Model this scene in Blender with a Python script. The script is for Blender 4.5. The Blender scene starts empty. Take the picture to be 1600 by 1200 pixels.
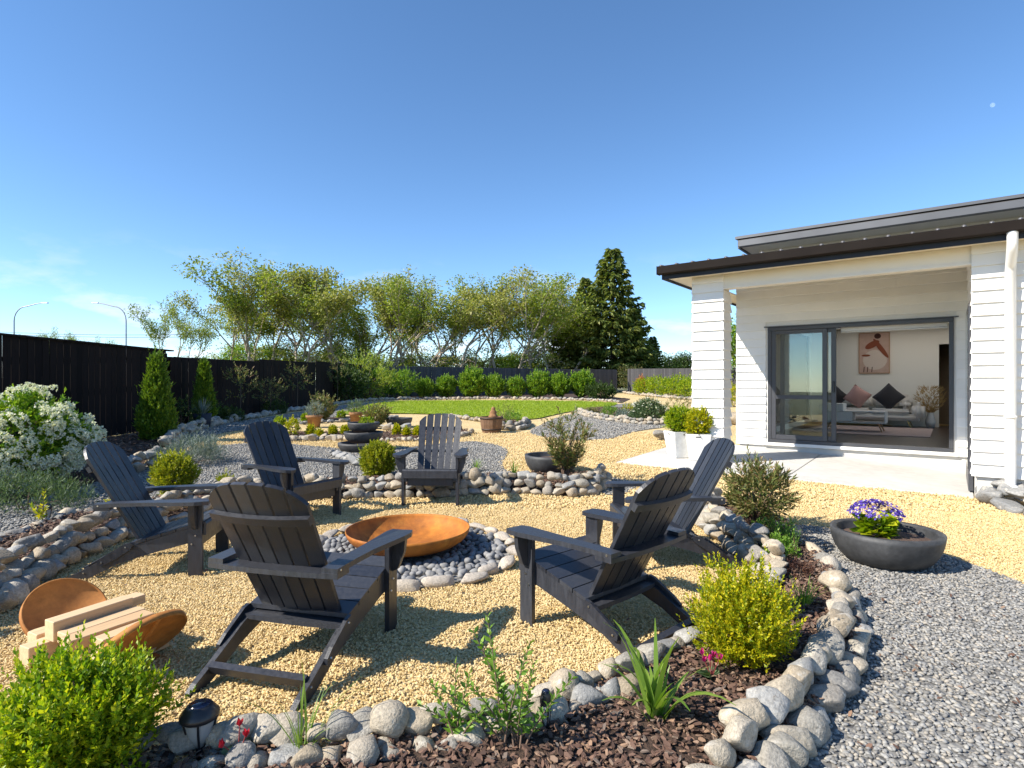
import bpy, bmesh, math, random
import numpy as np
from mathutils import Vector, Matrix, Euler, noise
from mathutils.geometry import delaunay_2d_cdt
R = math.radians
random.seed(7)
rng = np.random.default_rng(11)
sc = bpy.context.scene
COL = sc.collection

# ------------------------------------------------------------------ camera
F = 900.0                      # focal length in pixels of the 1600 px wide photograph
EYE = 1.40
cam_d = bpy.data.cameras.new("camera"); cam = bpy.data.objects.new("camera", cam_d)
COL.objects.link(cam); sc.camera = cam
cam.location = (0, 0, EYE); cam.rotation_euler = (R(90), 0, 0)
cam_d.sensor_width = 36.0; cam_d.lens = 36.0 * F / 1600.0
cam_d.clip_start = 0.05; cam_d.clip_end = 9000
# ------------------------------------------------------------------ world and sun
SUN_EL = R(40.0)
SUN_DIR = Vector((0.925, 0.38, 0)).normalized()          # ground direction in which shadows fall
world = bpy.data.worlds.new("World"); sc.world = world; world.use_nodes = True
wn = world.node_tree.nodes; wl = world.node_tree.links; wn.clear()
wo = wn.new('ShaderNodeOutputWorld'); wb = wn.new('ShaderNodeBackground')
sky = wn.new('ShaderNodeTexSky'); sky.sky_type = 'NISHITA'; sky.sun_disc = False
sky.sun_elevation = SUN_EL
sky.sun_rotation = math.atan2(-SUN_DIR.x, -SUN_DIR.y)
sky.air_density = 1.0; sky.dust_density = 0.0; sky.ozone_density = 3.2; sky.altitude = 2200
wb.inputs['Strength'].default_value = 0.12
tc = wn.new('ShaderNodeTexCoord'); sep = wn.new('ShaderNodeSeparateXYZ')
wl.new(tc.outputs['Generated'], sep.inputs[0])
mp = wn.new('ShaderNodeMapping'); mp.inputs['Scale'].default_value = (1, 1, 2.6)
wl.new(tc.outputs['Generated'], mp.inputs[0])
cn = wn.new('ShaderNodeTexNoise'); cn.inputs['Scale'].default_value = 9.0; cn.inputs['Detail'].default_value = 9
cn.inputs['Roughness'].default_value = 0.55
wl.new(mp.outputs[0], cn.inputs['Vector'])
cr = wn.new('ShaderNodeValToRGB'); cr.color_ramp.elements[0].position = 0.54; cr.color_ramp.elements[1].position = 0.68
wl.new(cn.outputs['Fac'], cr.inputs['Fac'])
band = wn.new('ShaderNodeValToRGB')                        # cumulus sits in a low belt all round the horizon
be = band.color_ramp.elements; be[0].position = 0.0; be[0].color = (1, 1, 1, 1)
be[1].position = 0.22; be[1].color = (0, 0, 0, 1)
e2 = band.color_ramp.elements.new(0.07); e2.color = (0.95, 0.95, 0.95, 1); e2 = band.color_ramp.elements.new(0.13); e2.color = (0.4, 0.4, 0.4, 1)
wl.new(sep.outputs['Z'], band.inputs['Fac'])
mul = wn.new('ShaderNodeMath'); mul.operation = 'MULTIPLY'
wl.new(cr.outputs[0], mul.inputs[0]); wl.new(band.outputs[0], mul.inputs[1])
mul2 = wn.new('ShaderNodeMath'); mul2.operation = 'MULTIPLY'; mul2.inputs[1].default_value = 0.85
wl.new(mul.outputs[0], mul2.inputs[0])
mixc = wn.new('ShaderNodeMixRGB'); mixc.inputs[2].default_value = (4.6, 4.8, 5.2, 1)
wl.new(mul2.outputs[0], mixc.inputs[0]); hs = wn.new('ShaderNodeHueSaturation'); hs.inputs['Saturation'].default_value = 1.10; hs.inputs['Hue'].default_value = 0.498
wl.new(sky.outputs[0], hs.inputs['Color']); wl.new(hs.outputs[0], mixc.inputs[1])
wl.new(mixc.outputs[0], wb.inputs['Color']); wl.new(wb.outputs[0], wo.inputs['Surface'])
sun_d = bpy.data.lights.new("sun", 'SUN'); sun = bpy.data.objects.new("sun", sun_d); COL.objects.link(sun)
sun_d.energy = 4.2; sun_d.angle = R(0.5); sun_d.color = (1.0, 0.93, 0.82)
_tr = Vector((SUN_DIR.x * math.cos(SUN_EL), SUN_DIR.y * math.cos(SUN_EL), -math.sin(SUN_EL)))
sun.rotation_euler = _tr.to_track_quat('-Z', 'Y').to_euler(); sun.location = (-20, -10, 20)
sc.view_settings.view_transform = 'Standard'; sc.view_settings.look = 'None'
sc.view_settings.exposure = 1.0; sc.view_settings.gamma = 1.0; sc.view_settings.use_curve_mapping = False
sc.render.engine = 'CYCLES'
sc.cycles.use_denoising = True
try: sc.cycles.denoiser = 'OPENIMAGEDENOISE'
except Exception: pass
sc.cycles.max_bounces = 8; sc.cycles.transparent_max_bounces = 12
sc.cycles.caustics_reflective = False; sc.cycles.caustics_refractive = False

# ------------------------------------------------------------------ materials
def _nt(name):
    m = bpy.data.materials.new(name); m.use_nodes = True
    nt = m.node_tree; nt.nodes.clear()
    out = nt.nodes.new('ShaderNodeOutputMaterial'); return m, nt, out
def _ramp(nt, cols):
    r = nt.nodes.new('ShaderNodeValToRGB'); el = r.color_ramp.elements
    while len(el) < len(cols): el.new(0.5)
    for i, c in enumerate(cols):
        el[i].position = i / max(1, len(cols) - 1); el[i].color = (*c, 1)
    return r
def mat(name, cols, rough=0.6, scale=6, detail=5, src='noise', bump=0.0, bscale=60, metallic=0.0, spec=0.5,
        contrast=1.0, mottle=0.0, mscale=20, stretch=None, bdist=0.01, rvar=0.0, patch=None):
    """cols ramp driven by src: noise / island / object; mottle multiplies a second noise in."""
    m, nt, out = _nt(name); N = nt.nodes; L = nt.links
    b = N.new('ShaderNodeBsdfPrincipled'); L.new(b.outputs[0], out.inputs[0])
    b.inputs['Roughness'].default_value = rough; b.inputs['Metallic'].default_value = metallic
    b.inputs['Specular IOR Level'].default_value = spec
    tcn = N.new('ShaderNodeTexCoord'); vec = tcn.outputs['Object']
    if stretch:
        mpn = N.new('ShaderNodeMapping'); mpn.inputs['Scale'].default_value = stretch
        L.new(vec, mpn.inputs[0]); vec = mpn.outputs[0]
    if len(cols) == 1: cols = [cols[0], cols[0]]
    rp = _ramp(nt, cols)
    if src == 'noise':
        n = N.new('ShaderNodeTexNoise'); n.inputs['Scale'].default_value = scale; n.inputs['Detail'].default_value = detail
        L.new(vec, n.inputs['Vector'])
        mr = N.new('ShaderNodeMapRange'); mr.inputs[1].default_value = 0.5 - 0.25 / contrast; mr.inputs[2].default_value = 0.5 + 0.25 / contrast
        L.new(n.outputs['Fac'], mr.inputs[0]); L.new(mr.outputs[0], rp.inputs[0])
    elif src == 'island':
        g = N.new('ShaderNodeNewGeometry'); L.new(g.outputs['Random Per Island'], rp.inputs[0])
    else:
        o = N.new('ShaderNodeObjectInfo'); L.new(o.outputs['Random'], rp.inputs[0])
    colsock = rp.outputs[0]
    if mottle > 0:
        n2 = N.new('ShaderNodeTexNoise'); n2.inputs['Scale'].default_value = mscale; n2.inputs['Detail'].default_value = 8
        n2.inputs['Roughness'].default_value = 0.65
        L.new(vec, n2.inputs['Vector'])
        mr2 = N.new('ShaderNodeMapRange'); mr2.inputs[1].default_value = 0.3; mr2.inputs[2].default_value = 0.7
        mr2.inputs[3].default_value = 1 - mottle; mr2.inputs[4].default_value = 1 + mottle
        L.new(n2.outputs['Fac'], mr2.inputs[0])
        mx = N.new('ShaderNodeMixRGB'); mx.blend_type = 'MULTIPLY'; mx.inputs[0].default_value = 1
        L.new(colsock, mx.inputs[1]); L.new(mr2.outputs[0], mx.inputs[2]); colsock = mx.outputs[0]
        if rvar > 0:
            mr3 = N.new('ShaderNodeMapRange'); mr3.inputs[1].default_value = 0.3; mr3.inputs[2].default_value = 0.7
            mr3.inputs[3].default_value = rough - rvar; mr3.inputs[4].default_value = rough + rvar
            L.new(n2.outputs['Fac'], mr3.inputs[0]); L.new(mr3.outputs[0], b.inputs['Roughness'])
    if patch:
        oi = N.new('ShaderNodeObjectInfo'); vm = N.new('ShaderNodeVectorMath'); vm.operation = 'MULTIPLY_ADD'
        vm.inputs[1].default_value = (1, 1, 1); cx = N.new('ShaderNodeCombineXYZ'); ml_ = N.new('ShaderNodeMath'); ml_.operation = 'MULTIPLY'; ml_.inputs[1].default_value = 37.0
        L.new(oi.outputs['Random'], ml_.inputs[0]); L.new(ml_.outputs[0], cx.inputs[0]); L.new(ml_.outputs[0], cx.inputs[2]); L.new(vec, vm.inputs[0]); L.new(cx.outputs[0], vm.inputs[2])
        for pc_, psc, lo_, hi_ in patch:
            n4 = N.new('ShaderNodeTexNoise'); n4.inputs['Scale'].default_value = psc; n4.inputs['Detail'].default_value = 9; n4.inputs['Roughness'].default_value = 0.7
            L.new(vm.outputs[0], n4.inputs['Vector']); m4 = N.new('ShaderNodeMapRange'); m4.inputs[1].default_value = lo_; m4.inputs[2].default_value = hi_; L.new(n4.outputs['Fac'], m4.inputs[0])
            x4 = N.new('ShaderNodeMixRGB'); L.new(m4.outputs[0], x4.inputs[0]); L.new(colsock, x4.inputs[1]); x4.inputs[2].default_value = (*pc_, 1); colsock = x4.outputs[0]
    L.new(colsock, b.inputs['Base Color'])
    if bump > 0:
        n3 = N.new('ShaderNodeTexNoise'); n3.inputs['Scale'].default_value = bscale; n3.inputs['Detail'].default_value = 6
        L.new(vec, n3.inputs['Vector'])
        bp = N.new('ShaderNodeBump'); bp.inputs['Strength'].default_value = bump; bp.inputs['Distance'].default_value = bdist
        L.new(n3.outputs['Fac'], bp.inputs['Height']); L.new(bp.outputs[0], b.inputs['Normal'])
    return m
def leaf_mat(name, cols, trans=0.35, rough=0.5):
    m, nt, out = _nt(name); N = nt.nodes; L = nt.links
    g = N.new('ShaderNodeNewGeometry'); rp = _ramp(nt, cols); L.new(g.outputs['Random Per Island'], rp.inputs[0])
    b = N.new('ShaderNodeBsdfPrincipled'); b.inputs['Roughness'].default_value = rough
    b.inputs['Specular IOR Level'].default_value = 0.35
    L.new(rp.outputs[0], b.inputs['Base Color'])
    t = N.new('ShaderNodeBsdfTranslucent')
    mx = N.new('ShaderNodeMixRGB'); mx.blend_type = 'MULTIPLY'; mx.inputs[0].default_value = 1
    mx.inputs[2].default_value = (1.3, 1.35, 0.55, 1); L.new(rp.outputs[0], mx.inputs[1]); L.new(mx.outputs[0], t.inputs[0])
    ms = N.new('ShaderNodeMixShader'); ms.inputs[0].default_value = trans
    L.new(b.outputs[0], ms.inputs[1]); L.new(t.outputs[0], ms.inputs[2]); L.new(ms.outputs[0], out.inputs[0])
    return m
def gravel_ground_mat(name, cols, scale, bump=0.8, bdist=0.012, large=0.12):
    """a sheet of small stones seen from afar: voronoi cells give each stone its own tone and relief"""
    m, nt, out = _nt(name); N = nt.nodes; L = nt.links
    b = N.new('ShaderNodeBsdfPrincipled'); b.inputs['Roughness'].default_value = 0.9; b.inputs['Specular IOR Level'].default_value = 0.2
    L.new(b.outputs[0], out.inputs[0])
    tcn = N.new('ShaderNodeTexCoord')
    v = N.new('ShaderNodeTexVoronoi'); v.inputs['Scale'].default_value = scale; L.new(tcn.outputs['Object'], v.inputs['Vector'])
    sp = N.new('ShaderNodeSeparateColor'); L.new(v.outputs['Color'], sp.inputs[0])
    rp = _ramp(nt, cols); L.new(sp.outputs[0], rp.inputs[0])
    n = N.new('ShaderNodeTexNoise'); n.inputs['Scale'].default_value = 0.9; n.inputs['Detail'].default_value = 5
    L.new(tcn.outputs['Object'], n.inputs['Vector'])
    mr = N.new('ShaderNodeMapRange'); mr.inputs[1].default_value = 0.3; mr.inputs[2].default_value = 0.7
    mr.inputs[3].default_value = 1 - large; mr.inputs[4].default_value = 1 + large; L.new(n.outputs['Fac'], mr.inputs[0])
    mx = N.new('ShaderNodeMixRGB'); mx.blend_type = 'MULTIPLY'; mx.inputs[0].default_value = 1
    L.new(rp.outputs[0], mx.inputs[1]); L.new(mr.outputs[0], mx.inputs[2]); L.new(mx.outputs[0], b.inputs['Base Color'])
    bp = N.new('ShaderNodeBump'); bp.inputs['Strength'].default_value = bump; bp.inputs['Distance'].default_value = bdist
    bp.invert = True
    L.new(v.outputs['Distance'], bp.inputs['Height']); L.new(bp.outputs[0], b.inputs['Normal'])
    return m
def pane_mat(name, tint=(0.93, 0.97, 0.95)):
    m, nt, out = _nt(name); N = nt.nodes; L = nt.links
    t = N.new('ShaderNodeBsdfTransparent'); t.inputs[0].default_value = (*tint, 1)
    g = N.new('ShaderNodeBsdfGlossy'); g.inputs['Roughness'].default_value = 0.0
    fr = N.new('ShaderNodeFresnel'); fr.inputs[0].default_value = 1.7
    ms = N.new('ShaderNodeMixShader'); L.new(fr.outputs[0], ms.inputs[0]); L.new(t.outputs[0], ms.inputs[1]); L.new(g.outputs[0], ms.inputs[2])
    L.new(ms.outputs[0], out.inputs[0]); return m

TAN = [(0.46, 0.335, 0.145), (0.58, 0.43, 0.205), (0.65, 0.495, 0.255), (0.72, 0.575, 0.33)]
GREY = [(0.14, 0.136, 0.128), (0.205, 0.20, 0.188), (0.26, 0.255, 0.242), (0.37, 0.355, 0.32), (0.22, 0.22, 0.215), (0.29, 0.265, 0.225)]
Mt = {}
Mt['chair'] = mat('charcoal plastic lumber', [(0.017, 0.019, 0.026), (0.027, 0.029, 0.037), (0.040, 0.042, 0.049)], rough=0.42, scale=4, src='object', bump=0.25, bscale=40, stretch=(6, 6, 1), mottle=0.3, mscale=9, bdist=0.003, rvar=0.12)
Mt['bolt'] = mat('steel bolt', [(0.6, 0.6, 0.6)], rough=0.3, metallic=1.0)
Mt['tan_sheet'] = gravel_ground_mat('honey gravel bed', TAN, 55)
Mt['tan_chip'] = mat('honey gravel chip', TAN, rough=0.9, src='object', spec=0.2)
Mt['grey_sheet'] = gravel_ground_mat('blue grey gravel bed', [tuple(c * 0.8 for c in k) for k in GREY], 38)
Mt['grey_chip'] = mat('blue grey pebble', GREY + [(0.40, 0.36, 0.30)], rough=0.8, src='object', spec=0.3)
Mt['ring_pebble'] = mat('charcoal pebble', [(0.12, 0.122, 0.125), (0.20, 0.20, 0.20), (0.28, 0.275, 0.265), (0.17, 0.172, 0.178)], rough=0.75, src='object', mottle=0.2, mscale=30, bump=0.2, bscale=60)
Mt['stone'] = mat('river stone', [(0.27, 0.22, 0.155), (0.39, 0.325, 0.235), (0.31, 0.285, 0.235), (0.20, 0.19, 0.175), (0.45, 0.375, 0.27), (0.36, 0.33, 0.28)], rough=0.85, src='object', mottle=0.34, mscale=16, bump=0.5, bscale=20, bdist=0.012, patch=[((0.52, 0.48, 0.41), 2.6, .56, .68), ((0.13, 0.105, 0.08), 3.4, .60, .74)])
Mt['stone_pale'] = mat('pale quartz stone', [(0.45, 0.385, 0.30), (0.54, 0.47, 0.385), (0.40, 0.355, 0.30)], rough=0.85, src='object', mottle=0.3, mscale=14, bump=0.9, bscale=30, bdist=0.012)
Mt['stone_grey'] = mat('grey river stone', [(0.20, 0.20, 0.195), (0.28, 0.275, 0.26), (0.37, 0.355, 0.32)], rough=0.8, src='object', mottle=0.32, mscale=16, bump=0.45, bscale=20, bdist=0.012, patch=[((0.52, 0.48, 0.41), 2.6, .56, .68), ((0.13, 0.105, 0.08), 3.4, .60, .74)])
Mt['mulch_sheet'] = mat('bark mulch soil', [(0.035, 0.02, 0.013), (0.085, 0.05, 0.033)], rough=0.95, scale=30, bump=1.0, bscale=45, bdist=0.03)
Mt['bark'] = mat('bark chip', [(0.05, 0.028, 0.02), (0.12, 0.066, 0.045), (0.19, 0.11, 0.075), (0.085, 0.045, 0.032), (0.32, 0.20, 0.125), (0.15, 0.12, 0.10)], rough=0.9, src='object', mottle=0.25, mscale=60)
Mt['lawn'] = mat('lawn turf', [(0.18, 0.25, 0.02), (0.25, 0.33, 0.03), (0.34, 0.37, 0.06)], rough=0.9, scale=1.6, detail=8, mottle=0.25, mscale=25, bump=0.7, bscale=60, bdist=0.03)
Mt['blade'] = leaf_mat('grass blade', [(0.20, 0.29, 0.02), (0.30, 0.40, 0.03), (0.42, 0.45, 0.07)], trans=0.4)
Mt['earth'] = mat('rough pasture', [(0.09, 0.10, 0.035), (0.15, 0.14, 0.06)], rough=1.0, scale=0.3)
Mt['concrete'] = mat('patio concrete', [(0.50, 0.485, 0.45), (0.60, 0.585, 0.55)], rough=0.8, scale=1.2, detail=8, mottle=0.10, mscale=6, bump=0.1, bscale=80)
Mt['paint'] = mat('white weatherboard paint', [(0.755, 0.74, 0.705), (0.82, 0.805, 0.775)], rough=0.55, scale=2, src='object', bump=0.05, bscale=60, mottle=0.035, mscale=3)
Mt['trim'] = mat('cream soffit paint', [(0.74, 0.70, 0.62), (0.78, 0.74, 0.66)], rough=0.6, scale=2)
Mt['joinery'] = mat('charcoal aluminium', [(0.045, 0.047, 0.055), (0.06, 0.062, 0.07)], rough=0.38, scale=3, spec=0.5)
Mt['gutter'] = mat('dark brown gutter', [(0.012, 0.009, 0.008), (0.017, 0.013, 0.011)], rough=0.65, spec=0.1, scale=3)
Mt['fascia'] = mat('slate fascia', [(0.028, 0.034, 0.048), (0.036, 0.042, 0.056)], rough=0.6, spec=0.15, scale=3)
Mt['roof'] = mat('grey steel roofing', [(0.10, 0.10, 0.105), (0.135, 0.135, 0.14)], rough=0.45, scale=2, metallic=0.3)
Mt['pipe'] = mat('white downpipe', [(0.8, 0.8, 0.79)], rough=0.35)
Mt['pane'] = pane_mat('clear glass')
Mt['fence'] = mat('black stained paling', [(0.007, 0.005, 0.005), (0.015, 0.010, 0.009), (0.010, 0.007, 0.007)], rough=0.85, spec=0.15, src='object', mottle=0.35, mscale=14, stretch=(6, 6, 0.6), bump=0.35, bscale=30, bdist=0.006)
Mt['fence_far'] = mat('weathered charcoal paling', [(0.040, 0.038, 0.042), (0.075, 0.072, 0.075), (0.055, 0.053, 0.057)], rough=0.8, src='object', mottle=0.3, mscale=14, stretch=(6, 6, 0.6))
Mt['corten'] = mat('rusted corten steel', [(0.24, 0.075, 0.012), (0.40, 0.135, 0.018), (0.50, 0.185, 0.022)], rough=0.72, scale=3, detail=9, mottle=0.34, mscale=8, metallic=0.15, bump=0.12, bscale=90, bdist=0.002, patch=[((0.15, 0.045, 0.012), 2.2, .54, .72), ((0.56, 0.25, 0.04), 4.0, .58, .75)])
Mt['rust_dark'] = mat('brown rusted plate', [(0.32, 0.12, 0.026), (0.47, 0.20, 0.045)], rough=0.8, scale=4, detail=9, mottle=0.25, mscale=20, bump=0.15, bscale=90, bdist=0.002, patch=[((0.15, 0.05, 0.015), 3.0, .54, .72)])
Mt['timber'] = mat('sawn pine', [(0.55, 0.36, 0.19), (0.68, 0.49, 0.29), (0.60, 0.41, 0.23)], rough=0.75, src='object', mottle=0.16, mscale=5, stretch=(0.6, 8, 8), bump=0.12, bscale=30, bdist=0.002, patch=[((0.36, 0.20, 0.09), 3.0, .58, .75)])
Mt['bowl'] = mat('charcoal cast bowl', [(0.028, 0.029, 0.031), (0.065, 0.065, 0.066)], rough=0.6, scale=5, detail=9, mottle=0.3, mscale=22, bump=0.35, bscale=40, bdist=0.006)
Mt['terracotta'] = mat('weathered terracotta', [(0.22, 0.11, 0.045), (0.33, 0.17, 0.075)], rough=0.85, scale=7, mottle=0.25, mscale=18)
Mt['barrel'] = mat('oak barrel stave', [(0.14, 0.075, 0.04), (0.22, 0.125, 0.07), (0.18, 0.10, 0.055)], rough=0.8, src='object', mottle=0.25, mscale=12, stretch=(5, 5, 1))
Mt['hoop'] = mat('iron hoop', [(0.07, 0.05, 0.04)], rough=0.6, metallic=0.6)
Mt['planter'] = mat('chalky white concrete', [(0.60, 0.59, 0.56), (0.74, 0.73, 0.70)], rough=0.85, scale=5, detail=9, mottle=0.12, mscale=14, bump=0.2, bscale=40, bdist=0.004)
Mt['soil'] = mat('potting soil', [(0.06, 0.035, 0.025), (0.15, 0.095, 0.07)], rough=0.95, scale=40, bump=1.0, bscale=70, bdist=0.02)
Mt['box_leaf'] = leaf_mat('box leaf', [(0.078, 0.169, 0.010), (0.182, 0.299, 0.013), (0.338, 0.429, 0.016), (0.520, 0.520, 0.026)], trans=0.4, rough=0.4)
Mt['box_gold'] = leaf_mat('golden box leaf', [(0.120, 0.204, 0.010), (0.312, 0.360, 0.012), (0.528, 0.480, 0.014), (0.620, 0.516, 0.018)], trans=0.4, rough=0.4)
Mt['gold_conifer'] = leaf_mat('golden conifer spray', [(0.150, 0.213, 0.015), (0.300, 0.325, 0.019), (0.450, 0.413, 0.025)], trans=0.3)
Mt['olive_leaf'] = leaf_mat('olive narrow leaf', [(0.072, 0.108, 0.030), (0.144, 0.180, 0.048), (0.216, 0.204, 0.072), (0.264, 0.156, 0.084)], trans=0.25)
Mt['strap_leaf'] = leaf_mat('strap leaf', [(0.132, 0.242, 0.033), (0.264, 0.374, 0.066)], trans=0.4, rough=0.4)
Mt['herb_leaf'] = leaf_mat('fresh green leaf', [(0.078, 0.182, 0.026), (0.169, 0.312, 0.039), (0.260, 0.390, 0.065)], trans=0.35, rough=0.4)
Mt['hedge_leaf'] = leaf_mat('laurel leaf', [(0.054, 0.135, 0.014), (0.121, 0.243, 0.020), (0.230, 0.365, 0.034), (0.338, 0.432, 0.041)], trans=0.35, rough=0.4)
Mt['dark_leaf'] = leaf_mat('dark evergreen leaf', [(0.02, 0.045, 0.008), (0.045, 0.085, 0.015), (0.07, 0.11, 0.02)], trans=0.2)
Mt['thuja'] = leaf_mat('thuja spray', [(0.057, 0.115, 0.014), (0.115, 0.207, 0.017), (0.230, 0.310, 0.023)], trans=0.3)
Mt['silver_leaf'] = leaf_mat('silver blue leaf', [(0.13, 0.17, 0.15), (0.22, 0.27, 0.25), (0.17, 0.21, 0.17)], trans=0.2)
Mt['daisy_leaf'] = leaf_mat('grey green leaf', [(0.07, 0.12, 0.05), (0.13, 0.19, 0.09)], trans=0.25)
Mt['tree_leaf'] = leaf_mat('acacia leaf', [(0.15, 0.185, 0.04), (0.25, 0.275, 0.065), (0.36, 0.37, 0.10), (0.50, 0.46, 0.20)], trans=0.35)
Mt['tree_leaf2'] = leaf_mat('fresh tree leaf', [(0.14, 0.21, 0.025), (0.26, 0.33, 0.045), (0.40, 0.42, 0.08)], trans=0.35)
Mt['needle'] = leaf_mat('conifer needle spray', [(0.07, 0.11, 0.025), (0.14, 0.18, 0.042), (0.25, 0.265, 0.07)], trans=0.3)
Mt['tree_bark'] = mat('pale tree bark', [(0.26, 0.215, 0.17), (0.44, 0.38, 0.31)], rough=0.9, scale=3, mottle=0.3, mscale=10)
Mt['dark_bark'] = mat('brown bark', [(0.06, 0.04, 0.03), (0.11, 0.08, 0.06)], rough=0.9, scale=6)
Mt['stem'] = mat('woody stem', [(0.12, 0.075, 0.05), (0.20, 0.13, 0.09)], rough=0.85, scale=12)
Mt['green_stem'] = mat('green stem', [(0.12, 0.18, 0.05), (0.16, 0.22, 0.07)], rough=0.7)
Mt['white_petal'] = leaf_mat('white petal', [(0.70, 0.70, 0.62), (0.82, 0.82, 0.77)], trans=0.25, rough=0.6)
Mt['purple_petal'] = leaf_mat('violet petal', [(0.06, 0.03, 0.28), (0.10, 0.055, 0.40), (0.16, 0.10, 0.52)], trans=0.25, rough=0.6)
Mt['pink_petal'] = leaf_mat('magenta petal', [(0.50, 0.02, 0.18), (0.66, 0.05, 0.30)], trans=0.3, rough=0.6)
Mt['red_petal'] = leaf_mat('red petal', [(0.42, 0.01, 0.03), (0.60, 0.03, 0.06)], trans=0.3, rough=0.6)
Mt['orange_leaf'] = leaf_mat('orange leaf', [(0.45, 0.14, 0.03), (0.6, 0.22, 0.05)], trans=0.3)
Mt['lamp_plastic'] = mat('black lamp plastic', [(0.015, 0.016, 0.02)], rough=0.35)
Mt['solar'] = mat('solar cell', [(0.012, 0.018, 0.045)], rough=0.15)
Mt['lens'] = mat('clear lamp lens', [(0.35, 0.37, 0.38)], rough=0.12)
Mt['lamp_steel'] = mat('galvanised lamp pole', [(0.35, 0.36, 0.37)], rough=0.5, metallic=0.5)
Mt['room_wall'] = mat('interior cream wall', [(0.85, 0.82, 0.75)], rough=0.8)
Mt['room_floor'] = mat('dark timber floor', [(0.05, 0.032, 0.024), (0.075, 0.05, 0.036)], rough=0.35, scale=3, stretch=(1, 8, 1))
Mt['sofa'] = mat('oatmeal sofa fabric', [(0.64, 0.61, 0.56), (0.70, 0.67, 0.62)], rough=0.95, scale=20, bump=0.2, bscale=150)
Mt['charcoal_fabric'] = mat('charcoal cushion fabric', [(0.045, 0.043, 0.048)], rough=0.95, bump=0.2, bscale=120)
Mt['pink_fabric'] = mat('dusky pink cushion fabric', [(0.50, 0.30, 0.27)], rough=0.95, bump=0.2, bscale=120)
Mt['gold'] = mat('brass leg', [(0.75, 0.52, 0.18)], rough=0.25, metallic=1.0)
Mt['table_white'] = mat('white lacquer', [(0.72, 0.70, 0.67)], rough=0.4)
Mt['wood_leg'] = mat('warm wood leg', [(0.42, 0.23, 0.11)], rough=0.55)
Mt['rug'] = mat('pink grey rug', [(0.38, 0.29, 0.26), (0.44, 0.34, 0.31)], rough=1.0, scale=12, bump=0.3, bscale=90)
Mt['canvas'] = mat('blush canvas', [(0.52, 0.36, 0.29), (0.60, 0.43, 0.36)], rough=0.9, scale=10)
Mt['figure_rust'] = mat('rust print', [(0.25, 0.07, 0.035)], rough=0.9)
Mt['figure_dark'] = mat('dark brown print', [(0.06, 0.02, 0.015)], rough=0.9)
Mt['figure_white'] = mat('cream print', [(0.66, 0.55, 0.47), (0.70, 0.60, 0.53)], rough=0.9, scale=30)
Mt['pampas'] = leaf_mat('pampas plume', [(0.36, 0.23, 0.12), (0.48, 0.33, 0.18)], trans=0.3)
Mt['blind'] = mat('white roller blind', [(0.75, 0.74, 0.71)], rough=0.7)
Mt['door_dark'] = mat('brown hall', [(0.22, 0.16, 0.10)], rough=0.8)

# ------------------------------------------------------------------ terrain
HA = Vector((5.64, 7.03)); HU = Vector((-0.7955, 0.606)); HN = Vector((-0.606, -0.7955))
PA, PB = 0.0529, -0.0215
PATIO = [(0.0, 0.02), (4.25, 1.12), (4.28, -0.75), (4.28, -2.24), (0.0, -2.24)]       # house coordinates
def T(x, y):
    x = np.asarray(x, float); y = np.asarray(y, float)
    b = np.interp(y, [0, 4.8, 6.5, 8.7, 11, 15, 18.6, 25, 46, 80, 400], [0, 0, .06, .19, .27, .34, .39, .47, .68, .8, .8])
    lw = np.clip((-x - 4.0) / 3.0, 0, 1); b = b + 0.08 * lw * lw * (3 - 2 * lw) * np.clip((y - 5) / 4, 0, 1)
    s = (x - HA.x) * HU.x + (y - HA.y) * HU.y; n = (x - HA.x) * HN.x + (y - HA.y) * HN.y
    pz = np.maximum(PA * s + PB * n, -0.02)
    ds = np.maximum(np.maximum(-s, s - 4.2), 0); fr = 0.02 + 0.26 * np.clip(s, 0, 4.25)
    dn = np.maximum(np.maximum(n - fr, -2.3 - n), 0)
    w = np.clip(1 - np.hypot(ds, dn) / 2.0, 0, 1); w = w * w * (3 - 2 * w)
    return b * (1 - w) + (pz - 0.0) * w
def Tz(x, y): return float(T(x, y))
def G(px, py, off=0.0):
    """point of the terrain seen at a pixel of the 1600x1200 photograph"""
    k = (py - 600.0) / F; lo = 1.2; hi = 120.0
    d = np.geomspace(lo, hi, 1600); z = EYE - k * d; t = T((px - 800) / F * d, d) + off
    i = int(np.argmax(z <= t)) if np.any(z <= t) else len(d) - 1
    y = d[i]; x = (px - 800) / F * y
    return Vector((x, y, Tz(x, y) + off))
def P(px, py, d): return Vector(((px - 800) / F * d, d, EYE - (py - 600) / F * d))

# ------------------------------------------------------------------ helpers
def link(o, parent=None):
    COL.objects.link(o)
    if parent is not None: o.parent = parent
    return o
def mesh(name, verts, faces, m=None, smooth=False):
    me = bpy.data.meshes.new(name)
    me.from_pydata([tuple(v) for v in verts], [], faces); me.update()
    if m is not None: me.materials.append(m)
    if smooth: me.polygons.foreach_set('use_smooth', [True] * len(me.polygons))
    return me
def npmesh(name, V, Fc, m=None, smooth=False):
    """V (n,3), Fc (m,k) equal-size faces"""
    V = np.asarray(V, np.float32); Fc = np.asarray(Fc, np.int32); k = Fc.shape[1]
    me = bpy.data.meshes.new(name); me.vertices.add(len(V)); me.vertices.foreach_set('co', V.ravel())
    me.loops.add(Fc.size); me.loops.foreach_set('vertex_index', Fc.ravel())
    me.polygons.add(len(Fc)); me.polygons.foreach_set('loop_start', np.arange(0, Fc.size, k, dtype=np.int32))
    me.polygons.foreach_set('loop_total', np.full(len(Fc), k, np.int32))
    if smooth: me.polygons.foreach_set('use_smooth', np.ones(len(Fc), bool))
    me.update(calc_edges=True); me.validate()
    if m is not None: me.materials.append(m)
    return me
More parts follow.
